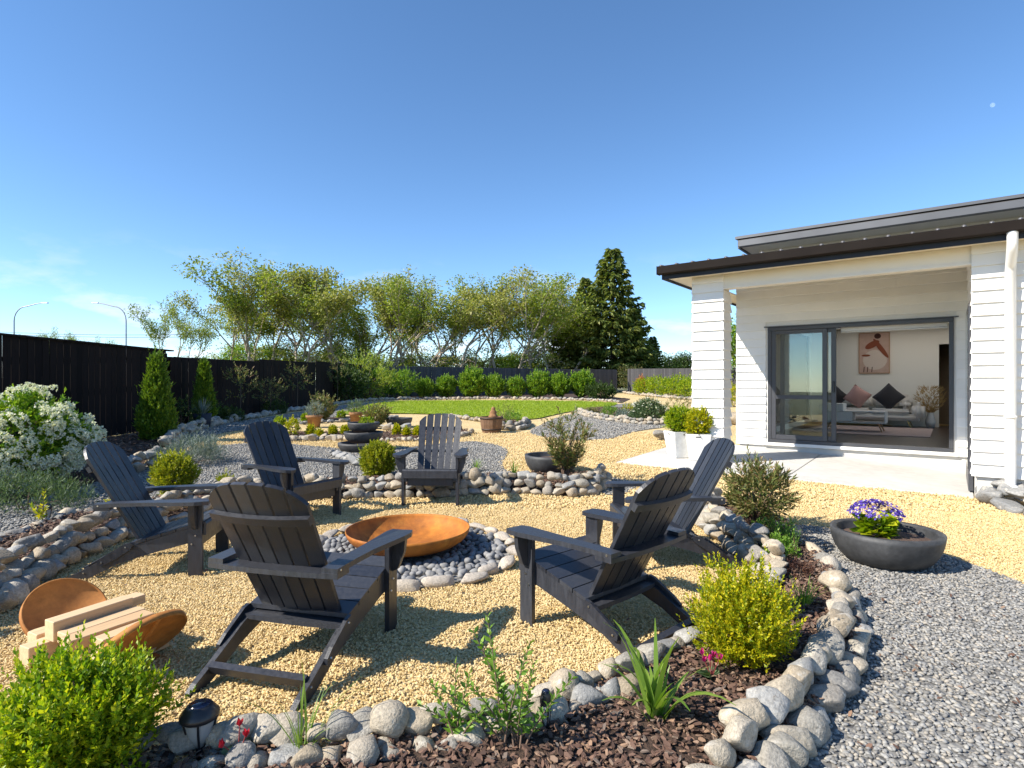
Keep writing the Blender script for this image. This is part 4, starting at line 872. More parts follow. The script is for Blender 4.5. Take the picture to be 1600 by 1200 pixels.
# ================================================================== CHAIRS
def make_chair(label, loc, f):
    root = thing('adirondack_chair', label, 'chair', loc, math.atan2(f[1], f[0]) - math.pi / 2, 'charcoal chairs around the fire pit')
    m = Mt['chair']
    side = [(.425, .372), (.25, .325), (.08, .275), (-.06, .232), (-.14, .20), (-.24, .145), (-.345, .09), (-.44, .045), (-.478, .017), (-.478, 0.0), (-.385, 0.0), (-.285, .04), (-.16, .105), (-.02, .150), (.15, .195), (.30, .232), (.425, .262)]
    for sx in (-1, 1):
        obj('side_rail', prism(side, .028, lambda a, b, c: (sx * .268 + c, a, b), m, .004, 'side_rail'), root)
        obj('front_leg', prism([(.335, 0), (.432, 0), (.432, .535), (.335, .535)], .028, lambda a, b, c: (sx * .2975 + c, a, b), m, .004, 'front_leg'), root)
        obj('arm_bracket', prism([(.313, .535), (.392, .535), (.384, .46), (.345, .36), (.313, .345)], .03, lambda a, b, c: (sx * a, .385 + c, b), m, .004, 'arm_bracket'), root)
        hp = [(-.03, .252), (-.055, .265), (-.09, .256), (-.22, .178), (-.265, .142), (-.262, .112), (-.235, .106), (-.15, .15), (-.05, .215)]
        obj('hinge_plate', prism(hp, .02, lambda a, b, c: (sx * .293 + c, a, b), m, .004, 'hinge_plate'), root)
        arm = [(.262, .40), (.275, .455), (.31, .483), (.355, .485), (.395, .462), (.412, .41), (.408, .33), (.388, .20), (.366, .05), (.356, -.12), (.352, -.262), (.268, -.262), (.272, -.10), (.272, .12)]
        def arm_fn(a, b, c): return (sx * a, b, .548 + c - .012 * (b < -.05) * abs(b + .05) * 2 + (-.02 if b > .47 else 0) * .4)
        o = obj('arm', prism(arm, .026, arm_fn, m, .006, 'arm'), root)
        for y, z in ((.385, .30), (.36, .24), (-.08, .235), (-.235, .135), (-.36, .06)):
            xx = .3135 if y > .3 else (.305 if y > -.3 else .2835)
            obj('bolt', BOLT, root, (sx * xx, y, z), (0, R(90), 0))
        obj('bolt', BOLT, root, (sx * .3525, -.235, .545), (0, R(90), 0))
    # seat slats follow the side rails
    for i in range(5):
        y1 = .44 - i * .099; y0 = y1 - .092
        z = lambda y: .376 + (y - .425) * .283
        obj('seat_slat', prism([(y0, z(y0)), (y1, z(y1)), (y1, z(y1) + .022), (y0, z(y0) + .022)], .572 if i else .60, lambda a, b, c: (c, a, b), m, .004, 'seat_slat'), root)
    obj('front_slat', prism([(.433, .30), (.455, .30), (.458, .38), (.446, .396), (.438, .372)], .60, lambda a, b, c: (c, a, b), m, .003, 'front_slat'), root)
    obj('apron', box(-.253, .253, .38, .405, .21, .30, m, .003, 'apron'), root)
    # fanned back
    lean = R(29); O = Vector((0, -.02, .225)); up = Vector((0, -math.sin(lean), math.cos(lean))); fw = Vector((0, math.cos(lean), math.sin(lean)))
    def back(a, b, c): return Vector((a, 0, 0)) + O + up * b + fw * (c + .30 * a * a)
    def topb(a): q = abs(a) / .27; return .84 - .055 * q ** 2 - .085 * q ** 5
    nS = 6; wb_, wt = .455, .535
    for i in range(nS):
        g = .004; gt = .0075
        a0b = -wb_ / 2 + wb_ * i / nS + g; a1b = -wb_ / 2 + wb_ * (i + 1) / nS - g; a0t = -wt / 2 + wt * i / nS + gt; a1t = -wt / 2 + wt * (i + 1) / nS - gt
        pts = [(a0b, -.02), (a1b, -.02)]
        for k in range(5):
            a = a1t + (a0t - a1t) * k / 4; pts.append((a, topb(a)))
        obj('back_slat', prism(pts, .02, back, m, .004, 'back_slat'), root)
    def rail(b0, half, hgt, thick, nm, flat=False):
        pts = []
        N_ = 8
        if flat:      # plank lying flat, its front edge following the curve of the back
            for k in range(N_ + 1): a = -half + 2 * half * k / N_; pts.append((a, .30 * a * a))
            for k in range(N_ + 1): a = half - 2 * half * k / N_; pts.append((a, -hgt + .16 * a * a))
            o_ = O + up * b0 - fw * .012
            obj(nm, prism(pts, thick, lambda a, b, c: (a, o_.y + b, o_.z + c), m, .004, nm), root)
        else:
            for k in range(N_ + 1): a = -half + 2 * half * k / N_; pts.append((a, -.0115 + .30 * a * a))
            for k in range(N_ + 1): a = half - 2 * half * k / N_; pts.append((a, -.0115 - thick + .30 * a * a))
            obj(nm, prism(pts, hgt, lambda a, b, c: Vector((a, 0, 0)) + O + up * (b0 + c) + fw * b, m, .003, nm), root)
    rail(.645, .262, .042, .026, 'back_rail')
    rail(.345, .352, .085, .024, 'arm_rail', True)
    rail(.0, .283, .085, .024, 'lower_back_rail', True)
    obj('stretcher', prism([(-.355, .05), (-.325, .063), (-.345, .105), (-.375, .092)], .508, lambda a, b, c: (c, a, b), m, .003, 'stretcher'), root)
    return root
bm = bmesh.new(); bmesh.ops.create_cone(bm, segments=8, radius1=.0065, radius2=.005, depth=.005, cap_ends=True); BOLT = bm_done('bolt', bm, Mt['bolt'])
def on(x, y, dz=0.0): return (x, y, Tz(x, y) + dz)
CH = [('charcoal slatted chair nearest the left fence facing the fire bowl', (-2.73, 4.42), (.985, .17)),
      ('charcoal slatted chair with its back to the camera at front left', (-1.07, 2.965), (.25, .968)),
      ('charcoal slatted chair facing right behind the front left chair', (-2.30, 5.92), (.86, -.5)),
      ('charcoal slatted chair facing the camera beyond the fire bowl', (-.885, 6.72), (-.03, -1)),
      ('charcoal slatted chair with its back to the camera at front right', (.57, 3.28), (-.68, .735)),
      ('charcoal slatted chair facing left beside the olive-leaved shrub', (1.30, 4.60), (-1, -.05))]
proto = make_chair(CH[0][0], on(*CH[0][1]), CH[0][2])
for lab, p, f in CH[1:]:
    dup(proto, on(*p), math.atan2(f[1], f[0]) - math.pi / 2, lab)

# ================================================================== FIRE BOWL, LOG HOLDER, POTS
def bowl_profile(r, h, t, base):
    """outer wall up, over the rim, inside down"""
    out = []; n = 10
    for i in range(n + 1):
        q = i / n; out.append((base + (r - base) * math.sin(q * math.pi / 2) ** .9, h * (1 - math.cos(q * math.pi / 2)) ** .95))
    out[-1] = (r, h)
    ins = [(p - t, z + t * .6) for p, z in reversed(out[1:-1])]
    return [(0, 0)] + out + [(r - t, h)] + [(max(0, a), b) for a, b in ins] + [(0, t)]
fb = thing('fire_bowl', 'wide rust orange corten steel fire bowl on the charcoal pebbles', 'fire bowl', (FIRE.x, FIRE.y + .02, .05))
obj('bowl', lathe(bowl_profile(.505, .165, .008, .18), Mt['corten'], 72), fb)
lh = thing('log_holder', 'rusted steel log holder with two round end plates', 'log holder', (-2.12, 2.98, 0), math.atan2(-.47, .88))
def disc(sx):
    root_m = Matrix.Translation((sx * .365, 0, .155)) @ Matrix.Rotation(sx * R(44), 4, 'Y') @ Matrix.Rotation(R(90), 4, 'Y')
    me = lathe([(0, -.004), (.19, -.004), (.19, -.016), (.198, -.016), (.198, .016), (.19, .016), (.19, .004), (0, .004)], Mt['rust_dark'], 48); me.transform(root_m); return me
for sx in (-1, 1):
    p = obj('end_plate', disc(sx), lh)
    if sx < 0: continue
    me = box(-.185, .185, -.010, .010, .0045, .014, Mt['rust_dark']); me.transform(Matrix.Translation((sx * .365, 0, .155)) @ Matrix.Rotation(sx * R(44), 4, 'Y') @ Matrix.Rotation(R(90), 4, 'Y')); obj('stiffener', me, p)
for y in (-.1, .1): obj('base_bar', box(-.31, .31, y - .015, y + .015, .005, .02, Mt['rust_dark']), lh)
TM = [(-.30, .022, -.03, .50, .10, .105, 0, 'low pale timber block against the left rust plate'), (-.185, .022, -.10, .52, .09, .09, .03, 'thick timber block at the near end of the stack'),
      (-.08, .022, .02, .46, .09, .09, -.02, 'lower timber offcut in the middle of the stack'), (.03, .022, -.02, .48, .09, .09, .02, 'lower timber offcut right of the middle'), (.14, .022, .03, .46, .09, .09, 0, 'lower timber offcut towards the right rust plate'), (.245, .022, -.01, .44, .09, .09, .03, 'lowest timber offcut beside the right rust plate'),
      (-.235, .130, .12, .44, .09, .05, .04, 'short timber plank lying at the back of the stack'), (-.14, .115, -.02, .50, .085, .10, .02, 'highest timber plank on top of the stack'),
      (-.03, .115, -.01, .50, .085, .055, .01, 'flat timber plank beside the highest one'), (.075, .115, -.03, .52, .10, .055, -.01, 'wide flat timber plank on the right of the stack'), (.185, .115, .03, .44, .085, .045, .03, 'thin timber plank next to the right rust plate')]
ca, sa = math.cos(lh.rotation_euler.z), math.sin(lh.rotation_euler.z)
for x, z, y, L_, w_, h_, rz, lab in TM:
    L_ *= .76; y += .03; x *= .92
    o = obj('timber_offcut', box(-L_ / 2, L_ / 2, -w_ / 2, w_ / 2, 0, h_, Mt['timber'], .003), None, (lh.location.x + ca * x - sa * y, lh.location.y + sa * x + ca * y, z), (0, 0, lh.rotation_euler.z + math.pi / 2 + rz))
    tag(o, lab, 'timber', 'timber offcuts in the log holder')
def big_bowl(label, loc, r, h, t=.045, base=.17, soil=.06, tilt=0.0):
    root = thing('planter_bowl', label, 'planter', loc); prof = bowl_profile(r, h, t, base)
    obj('bowl', lathe(prof, Mt['bowl'], 56, wob=.02), root)
    obj('soil', lathe([(0, h - soil + .012), ((r - t) * .6, h - soil + .01), (r - t - .004, h - soil - .01)], Mt['soil'], 40, wob=.03), root); return root
bowlP = G(1384, 880); BW = (bowlP.x, bowlP.y, bowlP.z)
big_bowl('wide charcoal bowl planter holding purple flowers', BW, .385, .265)
bp2 = G(862, 741); big_bowl('dark bowl planter behind the reddish shrub in the stone bed', tuple(bp2), .37, .27, .04, .14)
fo = G(564, 705)
big_bowl('lowest and widest bowl of the tiered fountain', (fo.x, fo.y + .1, fo.z - .02), .42, .16, .05, .25)
big_bowl('middle bowl of the tiered fountain', (fo.x + .02, fo.y + .1, fo.z + .14), .335, .19, .04, .16)
big_bowl('top bowl of the tiered fountain holding succulents', (fo.x + .02, fo.y + .1, fo.z + .325), .275, .17, .035, .12)
lb = G(621, 669); big_bowl('low dark bowl standing on stones near the lawn', (lb.x, lb.y + .2, lb.z + .06), .33, .18, .04, .2)
def tpot(label, loc, r, h):
    root = thing('terracotta_pot', label, 'pot', loc); obj('pot', lathe([(0, 0), (r * .68, 0), (r * .92, h * .8), (r * 1.05, h * .8), (r * 1.06, h), (r * .95, h), (r * .9, h * .85), (0, h * .84)], Mt['terracotta'], 32), root); return root
tp1 = G(491, 668); tpot('weathered terracotta pot with a grey-green plant by the sand path', tuple(tp1), .19, .30)
tp2 = G(556, 668); tpot('terracotta pot half hidden behind the fountain bowls', tuple(tp2), .16, .38)
yp = Vector((-7.1, 13.2, Tz(-7.1, 13.2))); yt = thing('plant_pot', 'slate grey pot with a spiky plant by the shaded fence', 'pot', tuple(yp)); obj('pot', lathe([(0, 0), (.16, 0), (.2, .34), (.18, .34), (.16, .28), (0, .28)], Mt['fascia'], 24), yt)
# oak half barrel
bpos = G(768, 676); br = thing('half_barrel', 'oak half barrel planter with iron hoop by the lawn', 'barrel', tuple(bpos)); nst = 22
for i in range(nst):
    a0 = 2 * math.pi * (i + .02) / nst; a1 = 2 * math.pi * (i + .98) / nst; V = []
    for z, rr in ((0, .205), (.18, .245), (.36, .262)):
        for rad in (rr, rr - .022):
            for a in (a0, a1): V.append((rad * math.cos(a), rad * math.sin(a), z))
    Fc = []
    for l in range(2):
        b = l * 4; Fc += [(b, b + 1, b + 5, b + 4), (b + 3, b + 2, b + 6, b + 7), (b + 2, b, b + 4, b + 6), (b + 1, b + 3, b + 7, b + 5)]
    Fc += [(8, 9, 11, 10), (0, 2, 3, 1)]; obj('stave', mesh('stave', V, Fc, Mt['barrel']), br)
for z, rr in ((.06, .221), (.31, .260)): obj('hoop', lathe([(rr, z), (rr + .006, z), (rr + .008, z + .035), (rr, z + .035)], Mt['hoop'], 32), br)
obj('soil', lathe([(0, .33), (.24, .31)], Mt['soil'], 24), br)
orn = thing('garden_ornament', 'small stacked brown ornament standing in the oak barrel', 'ornament', (bpos.x + .04, bpos.y, bpos.z + .32)); obj('figure', lathe([(0, 0), (.09, 0), (.11, .05), (.08, .09), (.07, .10), (.085, .14), (.05, .18), (.045, .2), (.05, .23), (0, .27)], Mt['terracotta'], 18, wob=.1), orn)
# white square planters
def sq_planter(label, p, rz):
    root = thing('square_planter', label, 'planter', p, rz); t, b, h = .195, .14, .42; bm = bmesh.new()
    def ring(hw, z): return [bm.verts.new((sx * hw, sy * hw, z)) for sx, sy in ((-1, -1), (1, -1), (1, 1), (-1, 1))]
    rs = [ring(b, 0), ring(t, h), ring(t - .022, h), ring(t - .035, h - .05)]
    bm.faces.new(rs[0][::-1]); bm.faces.new(rs[3])
    for A, B in zip(rs[:-1], rs[1:]):
        for i in range(4): bm.faces.new((A[i], A[(i + 1) % 4], B[(i + 1) % 4], B[i]))
    bmesh.ops.bevel(bm, geom=list(bm.edges), offset=.008, segments=2, affect='EDGES')
    obj('body', bm_done('body', bm, Mt['planter']), root)
    k = t - .008
    for a in range(4):
        me = box(-.04, .04, -.004, .004, h - .055, h - .032, Mt['lamp_plastic'], .003); me.transform(Matrix.Rotation(a * math.pi / 2, 4, 'Z') @ Matrix.Translation((0, -k + .001, 0)) ); obj('slot', me, root)
    obj('soil', box(-t + .04, t - .04, -t + .04, t - .04, h - .055, h - .045, Mt['soil']), root); return root
def patio_pt(px, py):
    p = G(px, py, .022); return p
p1 = patio_pt(1062, 714); p2 = patio_pt(1092, 719)
hrz = math.atan2(HU.y, HU.x)
sq_planter('white concrete planter standing farther from the chairs', tuple(p1), R(12)); sq_planter('white concrete planter standing in front of the house column', tuple(p2), R(-20))

# ================================================================== PLANTS
def unit(a): return a / np.maximum(np.linalg.norm(a, axis=1, keepdims=True), 1e-9)
def leaves(B, D, L_, W_, g, fold=.25, droop=0.0):
    n = len(B); D = unit(D); rnd = unit(g.normal(size=(n, 3)) * .6 + np.array([0, 0, 1.0])); S = unit(np.cross(D, rnd)); U = np.cross(S, D)
    L_ = np.broadcast_to(L_, (n,)).reshape(-1, 1); W_ = np.broadcast_to(W_, (n,)).reshape(-1, 1)
    mid = B + D * L_ * .45
    V = np.stack([B, mid + S * W_ * .5 + U * W_ * fold, B + D * L_ - np.array([0, 0, 1.0]) * droop * L_, mid - S * W_ * .5 + U * W_ * fold], 1).reshape(-1, 3)
    i = np.arange(n) * 4; Fc = np.concatenate([np.stack([i, i + 3, i + 2], 1), np.stack([i, i + 2, i + 1], 1)]); return V, Fc
def shoots(P0, Dv, sl, m, lL, lW, g, out=.9, fwd=.55, droop=0.0, taper=.35):
    """m leaves spiralling up each shoot"""
    n = len(P0); Dv = unit(Dv); a = unit(np.cross(Dv, g.normal(size=(n, 3)))); b = np.cross(Dv, a); Bs = []; Ds = []; Ls = []; ph = g.uniform(0, 6.28, n)
    sl = np.broadcast_to(sl, (n,))
    for k in range(m):
        t = (k + .3) / m; ang = ph + 2.4 * k; rad = a * np.cos(ang)[:, None] + b * np.sin(ang)[:, None]; f = fwd + .8 * t
        Bs.append(P0 + Dv * (sl * t)[:, None]); Ds.append(Dv * f + rad * out * (1.05 - .55 * t) + g.normal(size=(n, 3)) * .15); Ls.append(np.full(n, lL * (1 - taper * t)) * g.uniform(.75, 1.2, n))
    B = np.concatenate(Bs); D = np.concatenate(Ds); L_ = np.concatenate(Ls)
    return leaves(B, D, L_, L_ * lW / lL, g, droop=droop)
def bush_mesh(rx, ry, h, m, g, nsh=300, ml=9, lL=.025, lW=.012, sl=.08, up=.5, lump=.22, shape='ball', inner=.45, zlo=.02, name='foliage', out=.9, stray=.06):
    n = nsh; d = unit(g.normal(size=(n, 3)))
    if shape == 'mound': d[:, 2] = np.abs(d[:, 2])
    q = inner + (1 - inner) * g.uniform(0, 1, n) ** .6; off = g.uniform(0, 50, 3)
    lum = np.array([noise.noise(Vector(v * 2.2 + off)) for v in d]); lum2 = np.array([noise.noise(Vector(v * 5.0 + off)) for v in d]); q = q * (1 + lump * lum + lump * .5 * lum2)
    if shape == 'cone':
        t = g.uniform(0, 1, n) ** 1.25; a = g.uniform(0, 6.283, n); rr = (1 - t) ** .75 * np.clip(t * 9, .75, 1) * q; P0 = np.c_[rr * rx * np.cos(a), rr * ry * np.sin(a), zlo + t * (h - zlo) * (1 + .06 * lum)]; dirs = np.c_[np.cos(a) * .35, np.sin(a) * .35, np.full(n, 1.0)]
    elif shape == 'mound': P0 = d * np.array([rx, ry, h]) * q[:, None] * .92; P0[:, 2] = np.maximum(P0[:, 2], zlo); dirs = d * (1 - up) + np.array([0, 0, up])
    elif shape == 'vase':
        t = np.clip((d[:, 2] + 1) / 2, 0, 1); k = (.35 + .65 * t); P0 = np.c_[d[:, 0] * rx * q * k, d[:, 1] * ry * q * k, zlo + t * q * h * .95]; dirs = np.c_[d[:, 0] * (1 - up), d[:, 1] * (1 - up), np.full(n, up)]
    else:
        P0 = d * np.array([rx, ry, h * .5]) * q[:, None] * .93 + np.array([0, 0, h * .5]); P0[:, 2] = np.maximum(P0[:, 2], zlo); dirs = d * (1 - up) + np.array([0, 0, up])
    dirs = dirs + g.normal(size=(n, 3)) * .18
    sls = g.uniform(.6, 1.3, n) * sl; st = g.uniform(0, 1, n) < stray; sls = np.where(st, sls * 1.9, sls); dirs[st, 2] += .7
    V, Fc = shoots(P0, dirs, sls, ml, lL, lW, g, out=out)
    return npmesh(name, V, Fc, m), P0
def stems_mesh(P0, g, k=7, r=.006, m=None, base=.03):
    idx = g.choice(len(P0), min(k, len(P0)), replace=False); paths = []
    for i in idx:
        e = Vector(P0[i]); b = Vector((g.uniform(-base, base), g.uniform(-base, base), -.02)); c = b.lerp(e, .5) + Vector((0, 0, e.z * .15)) - Vector((e.x, e.y, 0)) * .15
        paths.append([(b, r * 1.4), (b.lerp(c, .6), r * 1.1), (c, r), (e, r * .4)])
    return tube(paths, m or Mt['stem'], 'stem', 5)
_seed = [100]
def bush(name, label, cat, loc, rx, h, m, ry=None, stem_k=7, stem_r=.006, group=None, rz=0.0, flowers=None, stem_m=None, **kw):
    _seed[0] += 1; g = np.random.default_rng(_seed[0]); root = thing(name, label, cat, tuple(loc), rz, group)
    me, P0 = bush_mesh(rx, ry or rx, h, m, g, **kw); obj('foliage', me, root); obj('stems', stems_mesh(P0, g, stem_k, stem_r, stem_m), root)
    if flowers:
        fm, nf, fs, petals, nm = flowers; fl = np.argsort(-(P0[:, 2] / h + np.linalg.norm(P0[:, :2], axis=1) / rx * .9 + g.uniform(0, .5, len(P0))))[:nf]
        C = P0[fl] + unit(P0[fl] - np.array([0, 0, h * .35])) * kw.get('sl', .08) * .9
        B = np.repeat(C, petals, 0); D = g.normal(size=(len(B), 3)); D[:, 2] = np.abs(D[:, 2]) * .5 + .2; V, Fc = leaves(B, D, g.uniform(.8, 1.2, len(B)) * fs, fs * .6, g); obj(nm, npmesh(nm, V, Fc, fm), root)
    return root
def GF(px, py):
    """as G, but never beyond the left fence"""
    p = G(px, py)
    if p.x < -7.4:
        y = 7.4 / ((800 - px) / F); p = Vector((-7.4, y, Tz(-7.4, y)))
    return p
def bed_z(p, dz=.06): return (p.x, p.y, p.z + dz)
# --- near bushes
bush('box_bush', 'large bright green box bush at the front left corner', 'bush', (-1.48, 1.97, 0.0), .235, .42, Mt['box_leaf'], nsh=1500, ml=14, lL=.028, lW=.015, sl=.085, up=.6, lump=.55, inner=.3, stray=.12)
pb = G(1163, 1062); bush('box_bush', 'yellow-green box bush beside the front right chair', 'bush', bed_z(pb, .03), .205, .46, Mt['box_gold'], nsh=1500, ml=13, lL=.022, lW=.012, sl=.075, up=.6, lump=.6, inner=.35, stray=.12)
# --- olive-leaved shrubs
po = G(1182, 830); bush('leafy_shrub', 'airy olive-leaved shrub in the stone bed beside the right chair', 'shrub', bed_z(po, .05), .265, .56, Mt['olive_leaf'], nsh=210, ml=16, lL=.075, lW=.02, sl=.13, up=.5, lump=.3, inner=.35, zlo=.16, stem_k=24, stem_r=.006)
pr = G(884, 762); bush('leafy_shrub', 'open reddish-green shrub growing in front of the dark bowl planter', 'shrub', bed_z(pr, .1), .33, .66, Mt['olive_leaf'], nsh=130, ml=15, lL=.08, lW=.023, sl=.15, up=.6, lump=.5, shape='vase', inner=.3, zlo=.1, stem_k=30, stem_r=.007)
# --- golden balls
pq = G(591, 748); bush('golden_conifer', 'round golden conifer ball on the stone wall left of the centre chair', 'conifer', bed_z(pq, .0), .225, .46, Mt['gold_conifer'], nsh=900, ml=10, lL=.042, lW=.02, sl=.07, up=.45, lump=.15, inner=.5)
pq = G(272, 782); bush('golden_conifer', 'golden conifer bush seen behind the leftmost chair', 'conifer', bed_z(pq, .05), .225, .46, Mt['gold_conifer'], nsh=800, ml=10, lL=.04, lW=.02, sl=.07, up=.5, lump=.3, inner=.5)
pq = G(352, 778); bush('golden_conifer', 'small golden conifer tuft right of the leftmost chair', 'conifer', bed_z(pq, .05), .09, .2, Mt['gold_conifer'], nsh=130, ml=8, lL=.035, lW=.016, sl=.06)
# --- white flowering shrub at left
g = np.random.default_rng(5); cs = thing('flowering_shrub', 'big white-flowered shrub against the left fence', 'shrub', (-6.15, 7.05, Tz(-6.15, 7.05)))
me, P0 = bush_mesh(.74, .8, 1.16, Mt['hedge_leaf'], g, nsh=1300, ml=9, lL=.085, lW=.04, sl=.14, up=.4, lump=.25, inner=.5); obj('foliage', me, cs); obj('stems', stems_mesh(P0, g, 14, .014), cs)
fl = P0[(np.linalg.norm((P0 - [0, 0, .61]) / [.74, .8, .58], axis=1) > .7) & (P0[:, 1] < .4)]; fl = fl[g.permutation(len(fl))[:460]]; V = []; Fc = []; n0 = 0
for c in fl:
    nd = unit((c - np.array([0, 0, .55]))[None])[0]; c = c + nd * .16; nf = int(g.integers(14, 26)); o_ = unit(g.normal(size=(nf, 3))); o_ = o_ * np.sign((o_ @ nd))[:, None]; fc = c + o_ * .065 * np.array([1, 1, .8])
    B = np.repeat(fc, 5, 0); D = np.repeat(o_, 5, 0) * .5 + g.normal(size=(nf * 5, 3)) * .8; v, f = leaves(B, D, .028, .017, g); V.append(v); Fc.append(f + n0); n0 += len(v)
obj('blossom', npmesh('blossom', np.concatenate(V), np.concatenate(Fc), Mt['white_petal']), cs)
bush('lavender', 'dark grey-green lavender spreading below the white-flowered shrub', 'lavender', on(-5.15, 6.1), .75, .36, Mt['daisy_leaf'], ry=.42, nsh=520, ml=7, lL=.07, lW=.01, sl=.12, up=.7, shape='mound', inner=.5)
pz_ = G(302, 724); bush('blue_fescue', 'silvery blue spreading plant at the edge of the grey gravel', 'ground plant', tuple(pz_), .52, .36, Mt['silver_leaf'], ry=.5, nsh=520, ml=6, lL=.11, lW=.009, sl=.16, up=.55, shape='mound', inner=.3)
# --- thujas
pt = Vector((-6.6, 10.7, Tz(-6.6, 10.7))); bush('thuja', 'tall green thuja standing against the near black fence', 'thuja', tuple(pt), .31, 1.46, Mt['thuja'], nsh=1700, ml=9, lL=.085, lW=.03, sl=.16, shape='cone', inner=.6, lump=.35, out=.55)
pt = GF(319, 655); bush('thuja', 'narrow green thuja beside the step in the black fence', 'thuja', tuple(pt), .24, 1.42, Mt['thuja'], nsh=1200, ml=9, lL=.09, lW=.035, sl=.16, shape='cone', inner=.6, lump=.3, out=.55)
# --- purple flowers in the bowl
g = np.random.default_rng(9); pf = thing('flower_plant', 'clump of violet flowers over lime green leaves in the charcoal bowl', 'flowers', (BW[0] - .055, BW[1] + .03, BW[2] + .205)); pf.scale = (1.2, 1.2, 1.2)
n = 130; a = g.uniform(0, 6.28, n); q = np.sqrt(g.uniform(0, 1, n)) * .14; B = np.c_[q * np.cos(a) * .5, q * np.sin(a) * .5, g.uniform(0, .12, n)]; V, Fc = leaves(B, np.c_[np.cos(a), np.sin(a), g.uniform(.0, .7, n)], g.uniform(.06, .11, n), g.uniform(.06, .085, n), g, fold=.12); obj('leaf_clump', npmesh('leaf_clump', V, Fc, Mt['box_leaf']), pf)
V = []; Fc = []; n0 = 0; V2 = []; F2 = []; m0 = 0
for i in range(85):
    d = unit(g.normal(size=(1, 3)))[0]; d[2] = abs(d[2]); c = d * np.array([.15, .15, .085]) * g.uniform(.85, 1.05) + np.array([0, 0, .145]); nd = unit((d + np.array([0, 0, .6]))[None])[0]; a1 = unit(np.cross(nd, [1, .3, 0])[None])[0]; b1 = np.cross(nd, a1)
    th = np.arange(9) / 9 * 6.283; D = a1 * np.cos(th)[:, None] + b1 * np.sin(th)[:, None] + nd * .12; v, f = leaves(np.repeat(c[None], 9, 0) + D * .007, D, .021, .013, g, fold=.0); V.append(v); Fc.append(f + n0); n0 += len(v)
    D2 = D[::2]; v, f = leaves(np.repeat(c[None] + nd * .003, len(D2), 0), D2, .008, .007, g, fold=0); V2.append(v); F2.append(f + m0); m0 += len(v)
obj('petals', npmesh('petals', np.concatenate(V), np.concatenate(Fc), Mt['purple_petal']), pf); obj('flower_eyes', npmesh('flower_eyes', np.concatenate(V2), np.concatenate(F2), Mt['white_petal']), pf)
# --- planter box balls
for (p, lab, m) in ((p1, 'green box ball in the white planter farther from the chairs', Mt['box_leaf']), (p2, 'golden box ball in the white planter by the column', Mt['box_gold'])):
    bush('box_ball', lab, 'bush', (p.x, p.y, p.z + .37), .22, .42, m, nsh=800, ml=10, lL=.038, lW=.022, sl=.07, up=.45, lump=.2, inner=.45)
# --- strap-leaved plant, leafy stems, cyclamen, grasses in the front bed
def ribbons(items, m, name):
    V = []; Fc = []
    for b, d, L_, w_, bend in items:
        b = Vector(b); d = Vector(d).normalized(); s = d.cross(Vector((0, 0, 1)))
        s = s.normalized() if s.length > 1e-3 else Vector((1, 0, 0)); hd = Vector((d.x, d.y, 0)); hd = hd.normalized() if hd.length > 1e-3 else Vector((1, 0, 0)); p = b.copy(); n0 = len(V); K = 7; dd = d.copy()
        for k in range(K + 1):
            t = k / K; ww = w_ * (1 - .9 * t ** 2.2) * .5 * (.6 + .4 * min(1, t * 4)); V += [p - s * ww, p + s * ww]
            p = p + dd * (L_ / K); dd = (dd + (hd * .35 - Vector((0, 0, 1))) * bend / K * (0.3 + t * 1.6)).normalized()
        for k in range(K): q = n0 + 2 * k; Fc.append((q, q + 1, q + 3, q + 2))
    return mesh(name, V, Fc, m, True)
def strap_plant(label, loc, n, L0, L1, w_, seed, bend=(.2, 1.3), spread=.5, m=None, name='strap_plant', cat='plant'):
    r = random.Random(seed); it = []
    for i in range(n):
        a = r.uniform(0, 6.28); k = r.uniform(.05, spread); it.append(((r.uniform(-.02, .02), r.uniform(-.02, .02), -.01), (math.cos(a) * k, math.sin(a) * k, 1), r.uniform(L0, L1), w_ * r.uniform(.7, 1.2), r.uniform(*bend)))
    root = thing(name, label, cat, loc); obj('leaf_blades', ribbons(it, m or Mt['strap_leaf'], 'leaf_blades'), root); return root
ps = G(1022, 1150); strap_plant('strappy green plant in the mulch in front of the right chair', bed_z(ps), 24, .22, .50, .030, 4, spread=.7, bend=(.4, 2.2))
ps = G(1255, 965); strap_plant('small grassy tuft behind the golden box bush', bed_z(ps), 45, .10, .22, .008, 6, spread=.9)
ps = G(472, 1205); strap_plant('wispy thin grass plant near the front left stones', bed_z(ps), 26, .14, .36, .007, 7, spread=.8)
ps = G(90, 1200)
ps = G(744, 738); strap_plant('small grass tuft in the grey gravel right of the centre chair', bed_z(ps, .02), 30, .12, .24, .010, 8, spread=.9)
ps = G(803, 752); strap_plant('wispy pale grass on the stone wall beside the dark bowl', bed_z(ps, .08), 40, .12, .28, .007, 9, spread=.8)
